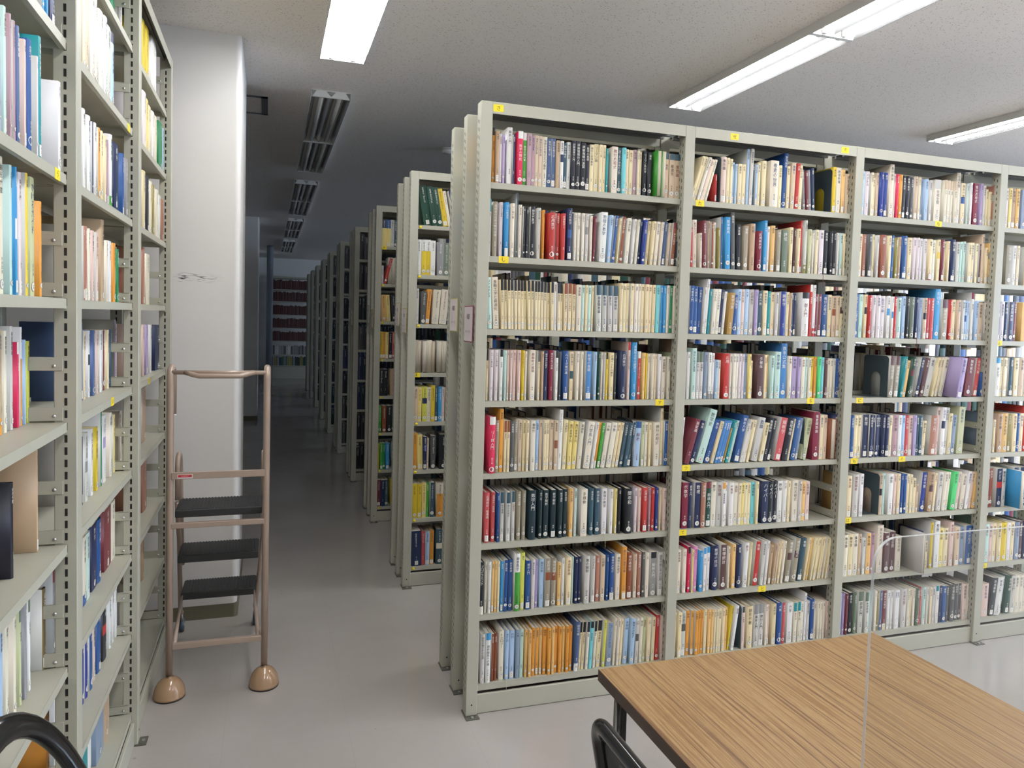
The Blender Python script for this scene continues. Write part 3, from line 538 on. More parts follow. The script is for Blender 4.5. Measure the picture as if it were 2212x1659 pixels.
# the rack beside the ladder: bays seen along its length
LEFT = {
('A',2): (0,0,.2411,385,530,225,"sb28 sb26 nv88"),
('A',3): (0,0,.2411,0,572,230,"pu30h215 mt55h232 mv32h230 mv40h226 sl55h224 pk40h214 bl76h224:量子 pw26h206 tl56h256 ..105 wh54h205"),
('A',4): (0,400,.2411,0,540,230,"iv90h262 mt48h256:力学演習 sb34h256=wh pw62h250 yl44h258:詳解 sg88h256:ひけるガイド or44h214 ..10 mv54h178l-2F-60 sl38h176l-2F-60 pk36h170F-60"),
('A',5): (0,800,.2411,0,296,230,"tn46h225_or iv58h222 lg58h232 hp34h196/wh wh32h230+or lb22h198 ly60h196"),
('A',6): (0,800,.2411,0,353,235,"..95 bk48h205 ..185 tn25h240"),
('A',7): (0,1200,.2766,0,475,220,"lb50h225 iv55h222:近代 iv50h220:近代 sg32h218/gs gy40h216 wh33h214/gs ..70 kh55h200 ..25 gy62h212/mr"),
('A',8): (0,1200,.2766,360,462,210,"or62h200 wh22h205 lg22h200"),
('A',9): (0,1500,.0995,420,900,210,"pb60 pw80 lb50 iv80 gs70 gt110"),
('B',1): (0,0,.2411,1000,1145,230,"em45 wh92"),
('B',2): (0,0,.2411,740,985,230,"cr30h280 bg30h280 iv44h270 iv16h235 iv46h232 wh34h236 lg38h228 lb35h228/nv"),
('B',3): (0,0,.2411,745,1200,205,"wh42h212:数学 wh50h208 nv14h205 wh32h208 or32h205 cr32h206 cr26h204 mv18h200 wh40h225_gn nv78h216:解析 bl32h208 gy30h205 ..18 or34h190F6"),
('B',4): (0,400,.2411,745,1145,205,"bp14h205 bp34h208_iv iv28h206 pk44h206 pk44h206 tn52h250 iv22h196 wh44h196 or36h196 em24h182 gd26h196F-25 wh20h196F-25 bk32h190F-25"),
('B',5): (0,800,.2411,732,1150,205,"sl18h232 cr42h206 wh33h206=bk sl35h206 pk30h205 wh30h205 mr32h204 cr28h204 st33h204 pu42h236 wh62h220F-20 pr18h200F-40"),
('B',6): (0,800,.2411,740,1118,205,"nv12h200 lg56h206=gy wh48h205 yl46h202:数学小辞典 em26h240 wh60h225=pu iv36h220 ye40h205 iv78h205"),
('B',7): (0,800,.2411,740,990,205,"iv35h205_bl mt32h205 nv50h204:数学 bl32h204 mr66h206:解析 iv38h205"),
('B',8): (0,1200,.2766,645,935,205,"rb26h203 rb34h203 bl40h203:数論 pk30h206 bl52h205 bk54h206=rd wh24h204 wh24h204 wh28h205 lg20h198"),
('B',9): (0,1200,.2766,645,822,205,"tl42h204 wh28h204 gb62h206 tn46h240"),
('C',1): (0,0,.2411,1278,1375,205,"yl24 yl28 wh48h215"),
('C',2): (0,0,.2411,1278,1450,205,"pw36h220 ye26h215 cr24h205 wh28h200 iv26h200 em42h208 lb12h205"),
('C',3): (0,400,.2411,1280,1468,205,"cr32h230 bk28h225 iv32h215 ol22h215 iv32h210 wh24h200 bp30h195"),
('C',4): (0,400,.2411,1280,1325,205,"bp16h235 iv28h215"),
('C',5): (0,400,.2411,1280,1452,205,"pk26h215 pu38h212 wh30h210 nv82h206"),
('C',6): (0,800,.2411,1278,1308,205,"tn32h240"),
('C',7): (0,800,.2411,1275,1315,205,"bp30h230"),
('C',8): (0,1200,.2766,1104,1122,205,"tn20h210"),
}
SECOND = {1:"dn70h232l-10F-4 dn45h228l-10 dn45h224l-10 yl46h220l-11 iv25h210l-11 nv55h218l-12 nv45h212l-12=rd",2:"wh38h205 wh40h205+yl wh40h205+yl wh40h203 gy55h195 gs45h194 gd22h194",3:"wh26h205 dg42h190l2 or33h203l4 iv55h203l4 iv62h204l5 nv35h195l6 nv35h190l6",4:"lg30h190R tn28h190R lg40h190R lg40h190R bg25h185R lg45h190R lg40h188R",5:"bg34h204 ye32h204 ly40h206=nv iv36h204 yl30h215 st26h212 sb30h204 pk25h202 bg34h200 iv30h203",6:"or40h220 ye46h208l-2 nv28h195=rb bg18h185 dg38h200 bk70h206 yl25h205 gn22h200",7:"yl48h204l-1 yl30h203 ye36h208 gn26h206 st34h210 iv56h204+or or54h203 pk28h202",8:"nv84h212l-2F6 pr33h204 lb33h204 or36h206 st56h212=iv yl46h210"}
THIRD = {1:"nv38+ye bl38+ye lg30 st25",2:"pw22h140 rd22h200l14 ..20 lg30R lg30R gy30R",3:"sa45l-3 ye32l-4 bk44l-4 nv30",4:"yl24 or24 ye26 bk28 pr20 nv22",5:"bk42 bk30 tn56 lg20",6:"gn26 br34 bk40 dn28",7:"yl14 gn22 em20 sb28 mt56",8:"mr32 nv34 st24 yl50"}
# ---------------------------------------------------------------- books
PAL = {'wh': (228, 226, 220, 'white'), 'iv': (226, 217, 196, 'ivory'), 'cr': (228, 212, 170, 'cream'), 'pw': (218, 208, 208, 'off-white'), 'pk': (220, 195, 182, 'pale-pink'),
 'bg': (206, 184, 156, 'beige'), 'sa': (226, 184, 118, 'sandy'), 'ye': (231, 211, 132, 'pale-yellow'), 'yl': (218, 190, 56, 'yellow'), 'or': (218, 152, 66, 'orange'), 'ly': (208, 208, 92, 'lime'),
 'rd': (184, 58, 52, 'red'), 'pr': (194, 86, 86, 'dusty-red'), 'hp': (214, 52, 88, 'hot-pink'), 'lk': (222, 146, 190, 'pink'), 'wn': (128, 42, 62, 'wine-red'), 'mr': (116, 54, 60, 'maroon'), 'pb': (90, 62, 62, 'dark-brown'),
 'br': (138, 78, 52, 'brown'), 'bp': (168, 118, 98, 'rosy-brown'), 'tn': (182, 155, 124, 'tan'), 'gt': (154, 146, 126, 'grey-tan'), 'gd': (168, 134, 72, 'gold'), 'mv': (175, 142, 150, 'mauve'), 'pu': (170, 154, 190, 'lavender'),
 'lb': (168, 194, 220, 'light-blue'), 'gb': (134, 150, 170, 'grey-blue'), 'cb': (74, 128, 184, 'mid-blue'), 'bl': (46, 84, 140, 'blue'), 'rb': (50, 66, 138, 'royal-blue'), 'nv': (40, 50, 82, 'navy'), 'sl': (76, 97, 134, 'slate-blue'),
 'st': (60, 86, 98, 'dark-teal'), 'tl': (40, 142, 148, 'teal'), 'sb': (62, 146, 196, 'sky-blue'), 'cy': (120, 200, 206, 'turquoise'), 'mt': (188, 216, 204, 'mint'), 'gm': (90, 206, 120, 'bright-green'), 'em': (36, 128, 84, 'emerald'),
 'gn': (72, 156, 62, 'green'), 'dn': (34, 70, 56, 'dark-green'), 'dt': (34, 52, 56, 'green-black'), 'gs': (106, 120, 102, 'grey-green'), 'sg': (188, 194, 152, 'sage'), 'ol': (142, 132, 70, 'olive'), 'lg': (200, 198, 190, 'light-grey'),
 'gy': (142, 142, 140, 'grey'), 'dg': (84, 84, 84, 'dark-grey'), 'ox': (84, 46, 42, 'oxblood'), 'bk': (38, 40, 45, 'black'), 'kh': (122, 102, 62, 'khaki')}
POOL = '微分方程式 線形代数 解析入門 複素関数論 確率論 統計学 数理物理 位相空間 群論入門 代数学 幾何学 数値解析 関数解析 測度論 応用数学 偏微分方程式 数学概論 演習 積分論 多様体 整数論 集合論 組合せ論 離散数学 行列 力学 最適化 近代科学 級数 変分法'.split()
AUTH = '田中著 山本著 数学社 共立 裳華房 朝倉 培風館 小林著 高木著 日本評論 学術図書 森北'.split()
LATIN = ['Algebra', 'Measure Theory', 'Linear Operators', 'Topology', 'Harmonic Analysis', 'Number Theory', 'Lie Groups', 'Manifolds', 'Probability', 'Geometry', 'Combinatorics', 'Set Theory']
RNG = random.Random(11)
def parse(tok):
    if tok.startswith('..'): return dict(gap=float(tok[2:]))
    title = None
    if ':' in tok: tok, title = tok.split(':')
    if tok.startswith('BE'): return dict(be=1, gap=float(tok[2:]))
    m = re.match(r'([a-z]{2})(\d+)', tok); d = dict(c=m[1], w=float(m[2]), title=title, h=None, lean=0, F=0, R=False, bands={})
    rest = tok[m.end():]
    for k, v in re.findall(r'(h|l|F)(-?\d+)', rest): d[{'h': 'h', 'l': 'lean', 'F': 'F'}[k]] = float(v)
    d['R'] = bool(re.search(r'R', rest))
    for k, v in re.findall(r'([/=_+])([a-z]{2})', rest): d['bands'][k] = v
    return d
def jit(c, a=5):
    k = RNG.uniform(-a, a); return tuple(min(255, max(0, x + k + RNG.uniform(-a, a) * .4)) for x in c)

class Raw:
    """fast mesh store: vertices, faces, material index and a colour per face"""
    def __init__(s): s.V, s.F, s.m, s.c, s.n = [], [], [], [], 0
    def add(s, V, Fs, m, col=(1, 1, 1)):
        s.V.append(np.asarray(V, float)); s.F += [tuple(i + s.n for i in f) for f in Fs]; k = len(Fs); s.m += [m] * k; s.n += len(V)
        s.c += ([col] * k if not isinstance(col, list) else col)
    def quadgrid(s, P, m, cols):          # P (rows, cols, 3)
        r, c = P.shape[:2]; Fs, cc = [], []
        for i in range(r - 1):
            for j in range(c - 1): Fs.append((i * c + j, i * c + j + 1, (i + 1) * c + j + 1, (i + 1) * c + j)); cc.append(cols[i])
        s.add(P.reshape(-1, 3), Fs, m, cc)
    def box(s, a, b, m, col=(1, 1, 1)):
        V = [(x, y, z) for x in (a[0], b[0]) for y in (a[1], b[1]) for z in (a[2], b[2])]
        s.add(V, [(0, 1, 3, 2), (4, 6, 7, 5), (0, 4, 5, 1), (2, 3, 7, 6), (0, 2, 6, 4), (1, 5, 7, 3)], m, col)
    def mesh(s, name, mats, xf=None):
        me = bpy.data.meshes.new(name); V = np.concatenate(s.V)
        me.vertices.add(len(V)); me.vertices.foreach_set('co', V.ravel())
        tot = np.array([len(f) for f in s.F]); li = np.array([i for f in s.F for i in f])
        me.loops.add(len(li)); me.loops.foreach_set('vertex_index', li)
        me.polygons.add(len(tot)); me.polygons.foreach_set('loop_start', np.concatenate([[0], np.cumsum(tot)[:-1]])); me.polygons.foreach_set('loop_total', tot)
        me.polygons.foreach_set('material_index', np.array(s.m))
        at = me.color_attributes.new('Col', 'FLOAT_COLOR', 'CORNER')
        cc = np.repeat(np.array([(*lin(c), 1) if max(c) > 1.0001 else (*c, 1) for c in s.c]), tot, axis=0); at.data.foreach_set('color', cc.ravel())
        for m in mats: me.materials.append(m)
        me.update(); me.validate(); return me
    def move(s, R, t):
        s.V = [v @ R.T + t for v in s.V]; return s

LIGHTS = {'wh', 'iv', 'cr', 'pw', 'pk', 'bg', 'sa', 'ye', 'yl', 'or', 'ly', 'lk', 'tn', 'lb', 'cy', 'mt', 'gm', 'sg', 'lg', 'pu', 'gb', 'mv'}
BM = [COVER, PAGE, LABEL, INK]
def lum(c): return PAL[c][0] * .3 + PAL[c][1] * .59 + PAL[c][2] * .11
def book_geo(b):
    """one book, spine towards -y, standing on z = 0, x from 0 to its thickness; (cover, pages, label) stores"""
    t, h, c = b['t'], b['h'], b['c']; col = b['rgb']; d = b['d']; R = random.Random(b['seed'])
    cov, pag, lab = Raw(), Raw(), Raw()
    hard = b['hard']; ct = .0022 if hard else .0005; ov = .003 if hard else .0004; bul = min(.0035 if hard else .0016, t * .2)
    # spine with its colour bands
    zs = [0, h]; rows = [col]
    bd = b['bands']; low = bd.get('+'); bot, top, mid = bd.get('_'), bd.get('/'), bd.get('=')
    cuts = [(0, col)]
    if low: cuts = [(0, PAL[low][:3]), (h * .68, col)]
    if bot: cuts = [(0, PAL[bot][:3]), (h * .16, col)]
    if mid: a = .42 + .16 * R.random(); cuts += [(h * (a - .0), PAL[mid][:3]), (h * (a + .16), col)]
    if top: cuts += [(h * (.78 if c in ('cr', 'lg', 'iv', 'gt') else .86), PAL[top][:3])]
    zs = [z for z, _ in cuts] + [h]; rows = [k for _, k in cuts]
    nx = 5; P = np.zeros((len(zs), nx, 3))
    for i, z in enumerate(zs):
        for j in range(nx): u = j / (nx - 1); P[i, j] = (u * t, -bul * (1 - (2 * u - 1) ** 2), z)
    cov.quadgrid(P, 0, rows)
    base = rows[0] if bot else col
    side = b['side']
    for x0, x1 in ((0, ct), (t - ct, t)): cov.box((x0, .0, 0), (x1, d, h), 0, side)
    cov.box((ct, 0, 0), (t - ct, ct, h), 0, col)
    for z in (0, h):                          # close the curved spine top and bottom
        V = [(j / 4 * t, -bul * (1 - (j / 2 - 1) ** 2), z) for j in range(5)] + [(t, ct, z), (0, ct, z)]
        cov.add(V, [tuple(range(7)) if z else tuple(range(6, -1, -1))], 0, col)
    pag.box((ct, ct, ov), (t - ct, d - ov, h - ov), 1, (.8, .76, .68))
    # lettering down the spine
    def put(text, size, z0, step, ink):
        z = z0
        if b.get('latin'):
            for ch in text:
                V, Fs = glyph(ch)
                if len(V):
                    x = t / 2 + V[:, 1] * size; u = (x / t) * 2 - 1
                    cov.add(np.stack([x, -bul * (1 - u * u) - .0005, z - V[:, 0] * size], 1), Fs, 0, ink)
                z -= size * (.62 if ch not in 'il ' else .4)
            return
        for ch in text:
            V, Fs = glyph(ch)
            if len(V):
                x = t / 2 + V[:, 0] * size; u = (x / t) * 2 - 1
                cov.add(np.stack([x, -bul * (1 - u * u) - .0005, z + V[:, 1] * size], 1), Fs, 0, ink)
            z -= step
    dark = c not in LIGHTS
    ink = (228, 224, 214) if dark else R.choice([(50, 46, 46)] * 6 + [(120, 40, 44), (44, 60, 110)])
    if not b['R'] and b['lv'] >= 1 and t > .006:
        size = min(t * .58, .0155 if not b.get('title') else .019, h * .62 / max(len(b['tt']), 1)); n = len(b['tt'])
        if b.get('latin'): size = min(t * .5, .011)
        top_z = h * (.95 if not top else .76) - size * .6
        if mid and not top: top_z = h * .96 - size * .6
        put(b['tt'], size, top_z, min(size * 1.12, h * .6 / max(n, 1)), ink)
        if b['lv'] >= 2 or t > .012:
            s2 = min(size * .52, .0075); put(b['au'], s2, h * .26, s2 * 1.25, ink)
    # call number label
    if b['lab'] and not b['R']:
        if b['lab'] == 'disc':
            r = min(.0105, t * .44); zc = .016 + .012 * R.random(); n = 14
            def ring(r, y, m, colr, k=0):
                V = [(t / 2 + r * math.cos(2 * math.pi * i / n), -bul * (1 - min(1, (2 * r * math.cos(2 * math.pi * i / n) / t) ** 2)) - y, zc + r * math.sin(2 * math.pi * i / n)) for i in range(n)]
                lab.add(V, [tuple(range(n))], m, colr)
            if dark: ring(r, .0006, 2, (230, 226, 216))
            else: ring(r, .0006, 3, (60, 58, 56)); ring(r * .93, .0008, 2, (228, 222, 208))
            V, Fs = glyph(R.choice('みせはぬあひ')); x = t / 2 + V[:, 0] * r * .9
            lab.add(np.stack([x, np.full(len(x), -bul - .0011), zc + V[:, 1] * r * .9], 1), Fs, 3, (60, 58, 56))
        else:
            w_ = min(t * .84, .02); x0 = (t - w_) / 2; V, q = [], 5
            P = np.zeros((2, q, 3))
            for i, z in enumerate((.006, .03)):
                for j in range(q): x = x0 + w_ * j / (q - 1); u = 2 * x / t - 1; P[i, j] = (x, -bul * (1 - u * u) - .0006, z)
            lab.quadgrid(P, 2, [(228, 222, 206)])
            for zz in (.023, .015):
                V, Fs = glyph(R.choice('413527')); s_ = .0055
                lab.add(np.stack([t / 2 + V[:, 0] * s_, np.full(len(V), -bul - .001), zz + V[:, 1] * s_], 1), Fs, 3, (60, 58, 56))
    return cov, pag, lab

BOOKS = []          # every book in the room: placed first, then the largest 300 become things and the rest one mass
BOOKENDS = []
RECESS = {('A', 2): .03, ('A', 3): .024, ('A', 4): .045, ('A', 5): .1, ('B', 2): .03, ('B', 3): .03, ('B', 4): .05, ('B', 5): .085, ('C', 1): .03, ('C', 2): .03, ('C', 3): .03, ('C', 4): .05, ('C', 5): .05}
def place_row(crop, z, axis, pos, limit, place, jitter=True, lv=2):
    """put one shelf's row in order; 'axis' maps an image column to the position along the shelf"""
    ox, oy, sc, s0, s1, dh, toks = crop
    toks = [parse(k) for k in toks.split()]
    tot = sum(k.get('w', k.get('gap', 0)) for k in toks); k0 = (s1 - s0) / tot
    for att in range(5):
        out = []; u = s0; prev = None; shift = 0; ok = True
        for k in toks:
            w = k.get('w', k.get('gap', 0)) * k0
            a, b = axis(ox + sc * u), axis(ox + sc * (u + w)); u += w
            if 'gap' in k:
                if 'be' in k: out.append(('be', (a + b) / 2))
                if prev and 'be' not in k: shift = max(0, shift - (b - a) * .8)
                continue
            th = math.radians(k['lean']); t = max(.004, (b - a) * math.cos(th) * pos - .0006)
            h = (k['h'] or dh) / 1000 + (RNG.uniform(-.0015, .0015)); x = a + shift
            # outline: a lean to the right pivots on the lower right corner, to the left on the lower left corner
            def edges(x, zz):
                if th >= 0: xr = x + t * math.cos(th); L = xr - t * math.cos(th) + 0; return (x + max(0, zz - t * math.sin(th)) * math.tan(th), xr + zz * math.tan(th))
                return (x + zz * math.tan(th), x + t / math.cos(th) + zz * math.tan(th))
            if prev:
                pe, ph = prev
                need = max(pe(zz)[1] - edges(x, zz)[0] for zz in (0.002, min(ph, h) * .5, min(ph, h)))
                if need > -.0003: x += need + .0003; shift += need + .0003
            else:
                l0 = edges(x, h)[0]
                if l0 < limit[0]: x += limit[0] - l0; shift += limit[0] - l0
            prev = ((lambda zz, x=x, e=edges: e(x, zz)), h)
            out.append(('bk', k, x, t, h, th))
            end = max(edges(x, 0)[1], edges(x, h * .98)[1] if th > 0 else 0)
        if end <= limit[1] or att == 4: break
        pos *= max(.8, 1 - (end - limit[1] + .0005) / (s1 - s0) / 1.0 * 0 - (end - limit[1] + .001) / max(.05, end - limit[0]) * 1.05)
    for o in out:
        if o[0] == 'be': BOOKENDS.append((o[1], z, place)); continue
        _, k, x, t, h, th = o
        if th >= 0: px = x + t * math.cos(th); lx, lz = px - t * math.cos(th), t * math.sin(th)
        else: lx, lz = x, 0
        b = dict(k); b.update(t=t, h=h, th=th, x=lx, dz=lz, z=z + .0006, place=place, rgb=jit(PAL[k['c']][:3]), seed=RNG.random(), lv=lv)
        b['hard'] = (not (k['c'] in ('cr', 'ye', 'sa', 'or') and t < .02)) and RNG.random() < .45
        b['side'] = tuple(v * .98 for v in b['rgb']) if RNG.random() < .8 else jit((200, 198, 190))
        b['d'] = min(.165, max(.11, h * .7)) - RNG.uniform(0, .008)
        b['tt'] = (k['title'] or RNG.choice(POOL)).replace('e', '').replace(' ', ''); b['au'] = RNG.choice(AUTH)
        if place[0] not in ('front', 'left'): b['latin'] = True; b['tt'] = RNG.choice(LATIN); b['au'] = 'Vol. ' + RNG.choice('12345')
        q = RNG.random(); b['lab'] = 'disc' if q < .62 else ('square' if q < .88 else None)
        b['in'] = (RNG.uniform(.004, .016) if place[0] != 'left' else RECESS.get(('ABC'[place[1] - 1], place[2]), .07) - DS + RNG.uniform(-.001, .002)) - b['F'] / 1000
        BOOKS.append(b)
    return out
def run_front(bay, i):
    crop = FRONT[(bay, i)]; z = FZ[i - 1]; x0 = (bay - 1) * BAY + RW
    row = lambda u: along(u, lambda t: (t, DS, z), -1, 6)
    place_row(crop, z, row, 1, (x0 + .003, x0 + BAY - RW - .004), ('front', bay, i, 0))
for (bay, i) in FRONT: run_front(bay, i)
for i, toks in FRONT4.items():
    z = FZ[i - 1]; x0 = 3 * BAY + RW; n = sum(float(re.match(r'(?:\.\.|[A-Za-z]{2})(\d+)', k)[1]) for k in toks.split())
    place_row((0, 0, 1, 0, n, 200, toks), z, lambda u: x0 + .006 + u * .00062, 1, (x0 + .003, x0 + BAY - RW - .004), ('front', 4, i, 0))
for (bay, i), crop in LEFT.items():
    z = LZ[i - 1]; k = 'ABC'.index(bay); y0 = LYA - LP + k * LP + RW
    row = lambda u: along(u, lambda t: (LX - RECESS.get((bay, i), .07) - .004, t, z), -2.2, 1.6)
    place_row(crop, z, row, 1, (y0 - (1 if bay == 'A' else -.003), y0 + LP - RW - .004), ('left', k + 1, i, 0))
for rk, tab in ((0, SECOND), (1, THIRD)):
    for i, toks in tab.items():
        z = FZ[i - 1]; yy = RY[rk]; n = sum(float(re.match(r'(?:\.\.|[A-Za-z]{2})(\d+)', k)[1]) for k in toks.split())
        u0, sc = ((901, .2532), (825, .2532))[rk]
        row = lambda u: along(u, lambda t: (t, yy + DS, z), -.5, 3)
        place_row((u0 - (FZ[0] - z) * 7.5, 0, sc, 0, n, 205, toks), z, row, 1, (RW + .003, BAY - .004), (rk + 2, 1, i, 0), lv=1)
# rear halves and deep racks: books whose page edges or dark bindings only show through gaps
def fill(place, z, x0, x1, cols, wr, hr, rev, lv=0, group=None):
    x = x0 + .004
    while x < x1 - .05:
        t = RNG.uniform(*wr); c = RNG.choice(cols); h = RNG.uniform(*hr)
        b = dict(c=c, t=t, h=h, th=0, x=x, dz=0, z=z + .0006, place=place, rgb=jit(PAL[c][:3]), seed=RNG.random(), lv=lv, hard=True, bands={}, R=False, F=0, tt=RNG.choice(LATIN), au='', latin=True, title=None, lean=0, rev=rev)
        b['side'] = b['rgb']; b['d'] = RNG.uniform(.12, .15); b['lab'] = None; b['in'] = RNG.uniform(.001, .01); b['deep'] = True
        BOOKS.append(b); x += t + .0012
ALLC = ['wh', 'iv', 'cr', 'lg', 'bk', 'nv', 'st', 'gy', 'mr', 'dg', 'bl', 'bg', 'dn']
for bay in (1, 2, 3):
    for i in range(1, 9):
        x0 = (bay - 1) * BAY + RW
        if (bay, i) == (2, 6): fill(('front', bay, i, 1), FZ[i - 1], x0, x0 + .55, ALLC, (.014, .036), (.19, .235), True)
        elif (bay, i) == (3, 5): fill(('front', bay, i, 1), FZ[i - 1], x0, x0 + .62, ALLC, (.014, .036), (.19, .235), True)
        else: fill(('front', bay, i, 1), FZ[i - 1], x0, x0 + BAY - RW, ALLC, (.014, .038), (.185, .245), True)
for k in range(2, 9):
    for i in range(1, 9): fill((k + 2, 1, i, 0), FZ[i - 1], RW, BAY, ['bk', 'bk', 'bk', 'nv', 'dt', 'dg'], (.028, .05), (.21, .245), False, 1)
for k in range(0, 2):
    for i in range(1, 9):
        fill((k + 2, 1, i, 0), FZ[i - 1], .5, BAY, ALLC, (.018, .04), (.19, .23), False, 0)
        for q in range(1, (7, 4)[k]): fill((k + 2, q + 1, i, 0), FZ[i - 1], q * BAY + RW, (q + 1) * BAY, ALLC, (.03, .06), (.19, .24), False, 0)
for i in range(1, 8):
    cols = ['ox', 'pb', 'ox'] if i < 6 else (['gy', 'dg', 'gy', 'lg'] if i == 6 else ['dn', 'dt', 'gs', 'ol', 'gy', 'st'])
    fill(('back', 1, i, 0), BZ[i - 1], -.78 + RW, .2, cols, (.022, .045), (.21, .24) if i < 6 else (.19, .23), False, 0)
for i in (5, 6): fill(('left', 1, i, 1), LZ[i - 1], LYA - .2, LYA - .01 if i == 5 else LYA - .14, ['sl', 'gb', 'sl', 'st'] if i == 5 else ['tn', 'lg'], (.026, .04), (.215, .235), True)
for i in (1, 2, 3, 7): fill(('left', 2, i, 1), LZ[i - 1], LYA + LP - .17, LYA + LP, ['tn', 'sa', 'gy', 'bl'], (.026, .04), (.215, .235), True)

def frame(b):
    """rotation matrix and origin of one book in the room"""
    p, bay, i, rear = b['place']; th = b['th']
    L = np.array([[math.cos(th), 0, math.sin(th)], [0, 1, 0], [-math.sin(th), 0, math.cos(th)]])
    y = DS + b['in'] + .004
    if b['R']: A = np.diag([-1., -1., 1.]); 
    if p == 'left':
        Z = np.array([[0., -1, 0], [1, 0, 0], [0, 0, 1]]); o = np.array([LX - y, b['x'], b['z'] + b['dz']])
        if rear: Z = np.array([[0., 1, 0], [-1, 0, 0], [0, 0, 1]]); o = np.array([LX - RD + y, b['x'] + b['t'], b['z']])
    else:
        y0 = 0 if p == 'front' else (15.63 if p == 'back' else RY[p - 2]); Z = np.eye(3); o = np.array([b['x'], y0 + y, b['z'] + b['dz']])
        if rear: Z = np.diag([-1., -1., 1.]); o = np.array([b['x'] + b['t'], y0 + RD - y, b['z']])
    if b['R']: o = o + Z @ L @ np.array([b['t'], b['d'], 0]); return Z @ L @ np.diag([-1., -1., 1.]), o
    return Z @ L, o
for b in BOOKS:
    R_, o_ = frame(b); b['R_'], b['o_'] = R_, o_
    if b.get('deep'): b['area'] = 0; continue
    q = [pr(o_ + R_ @ np.array(v)) for v in ((0, 0, 0), (b['t'], 0, 0), (b['t'], 0, b['h']), (0, 0, b['h']))]
    if b['R']: q = [pr(o_ + R_ @ np.array(v)) for v in ((0, b['d'], 0), (b['t'], b['d'], 0), (b['t'], b['d'], b['h']), (0, b['d'], b['h']))]
    q = [(min(max(x, 0), W), min(max(y, 0), H)) for x, y in q]
    b['area'] = abs(sum(q[k][0] * q[(k + 1) % 4][1] - q[(k + 1) % 4][0] * q[k][1] for k in range(4))) / 2
big = sorted([b for b in BOOKS if b['area'] > 0], key=lambda b: -b['area'])[:300]
for b in big: b['big'] = True
# ordinal of each book among those of its colour on its shelf, counted from the left
shelves = {}
for b in BOOKS:
    if not b.get('deep'): shelves.setdefault(b['place'], []).append(b)
def shelf_words(p):
    rk, bay, i, _ = p; n = 9 if rk == 'left' else 8
    s = 'bottom' if i == n else ORD[i - 1]
    if rk == 'front': return f'{s} shelf, front rack\'s {NTH[bay-1]} bay'
    if rk == 'left': return f'{s} shelf, ladder rack\'s {("near", "middle", "far")[bay-1]} bay'
    return f'{s} shelf, {NTH[rk-1]} rack down the aisle'
for p, bs in shelves.items():
    bs.sort(key=lambda b: b['x']); cnt = {}
    for b in bs: cnt.setdefault(b['c'], []).append(b)
    for c, l in cnt.items():
        w = PAL[c][3]
        for k, b in enumerate(l):
            adj = 'pulled-out' if b['F'] >= 20 else 'leaning' if abs(b['lean']) >= 5 else 'tall' if b['h'] > .235 else 'thick' if b['t'] > .03 else 'short' if b['h'] < .18 else 'slim' if b['t'] < .012 else ''
            n = 'book' if not b['R'] else 'page-edge-out book'
            if len(l) == 1: b['label'] = f'{adj} {w} {n}, the only {w} one on the {shelf_words(p)}'.strip()
            elif b['R']: b['label'] = f'{w} {n}, {shelf_words(p)}'
            else: b['label'] = f'{adj} {w} {n}, {NTH[k]} {w} from left, {shelf_words(p)}'.strip()
GROUPN = {'front': 'books on the front rack', 'left': 'books on the rack beside the ladder'}
mass = Raw(); n_mass = 0
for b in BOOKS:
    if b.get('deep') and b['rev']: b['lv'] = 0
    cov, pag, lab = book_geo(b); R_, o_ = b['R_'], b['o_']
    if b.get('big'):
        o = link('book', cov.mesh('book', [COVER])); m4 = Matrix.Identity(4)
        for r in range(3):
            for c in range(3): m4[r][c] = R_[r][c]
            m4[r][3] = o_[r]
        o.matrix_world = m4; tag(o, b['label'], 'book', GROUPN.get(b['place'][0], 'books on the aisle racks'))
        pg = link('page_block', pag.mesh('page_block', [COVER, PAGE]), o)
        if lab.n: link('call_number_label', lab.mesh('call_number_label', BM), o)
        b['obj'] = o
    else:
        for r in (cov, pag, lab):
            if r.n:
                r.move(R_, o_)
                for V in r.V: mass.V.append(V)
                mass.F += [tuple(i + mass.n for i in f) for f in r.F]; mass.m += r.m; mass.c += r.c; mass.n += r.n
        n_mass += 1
mo = link('shelved_books', mass.mesh('shelved_books', BM)); tag(mo, 'the many smaller and farther books filling the rest of the racks', 'books', kind='stuff')

print('BOOKS', len(BOOKS), 'individual', len(big), 'smallest', big[-1]['area'], 'verts', mass.n)

# bookends: an upright steel plate with an arched cut-out and a foot lying on the shelf
def bookend_mesh():
    b = MB(); d, h, r = .15, .2, .018; out = []
    for k in range(7): a = math.pi / 2 * k / 6; out.append((d - r + r * math.cos(a), h - r + r * math.sin(a)))
    for k in range(7): a = math.pi / 2 + math.pi / 2 * k / 6; out.append((r + r * math.cos(a), h - r + r * math.sin(a)))
    aw, ah = .03, .09; arch = [(d / 2 + aw * math.cos(math.pi * k / 12), ah + aw * math.sin(math.pi * k / 12)) for k in range(13)]
    n0 = len(b.bm.faces)
    # plate as strips around the arch
    b.box((0, 0, 0), (.0012, d / 2 - aw, ah), BOOKEND); b.box((0, d / 2 + aw, 0), (.0012, d, ah), BOOKEND)
    up = [(d / 2 + aw, ah)] + [(d, ah)] + out + [(0, ah), (d / 2 - aw, ah)] + arch[::-1][1:-1]
    b.prism(up, 'x', 0, .0012, BOOKEND)
    return b.mesh('bookend_plate')
BE_TXT = {0: '', }
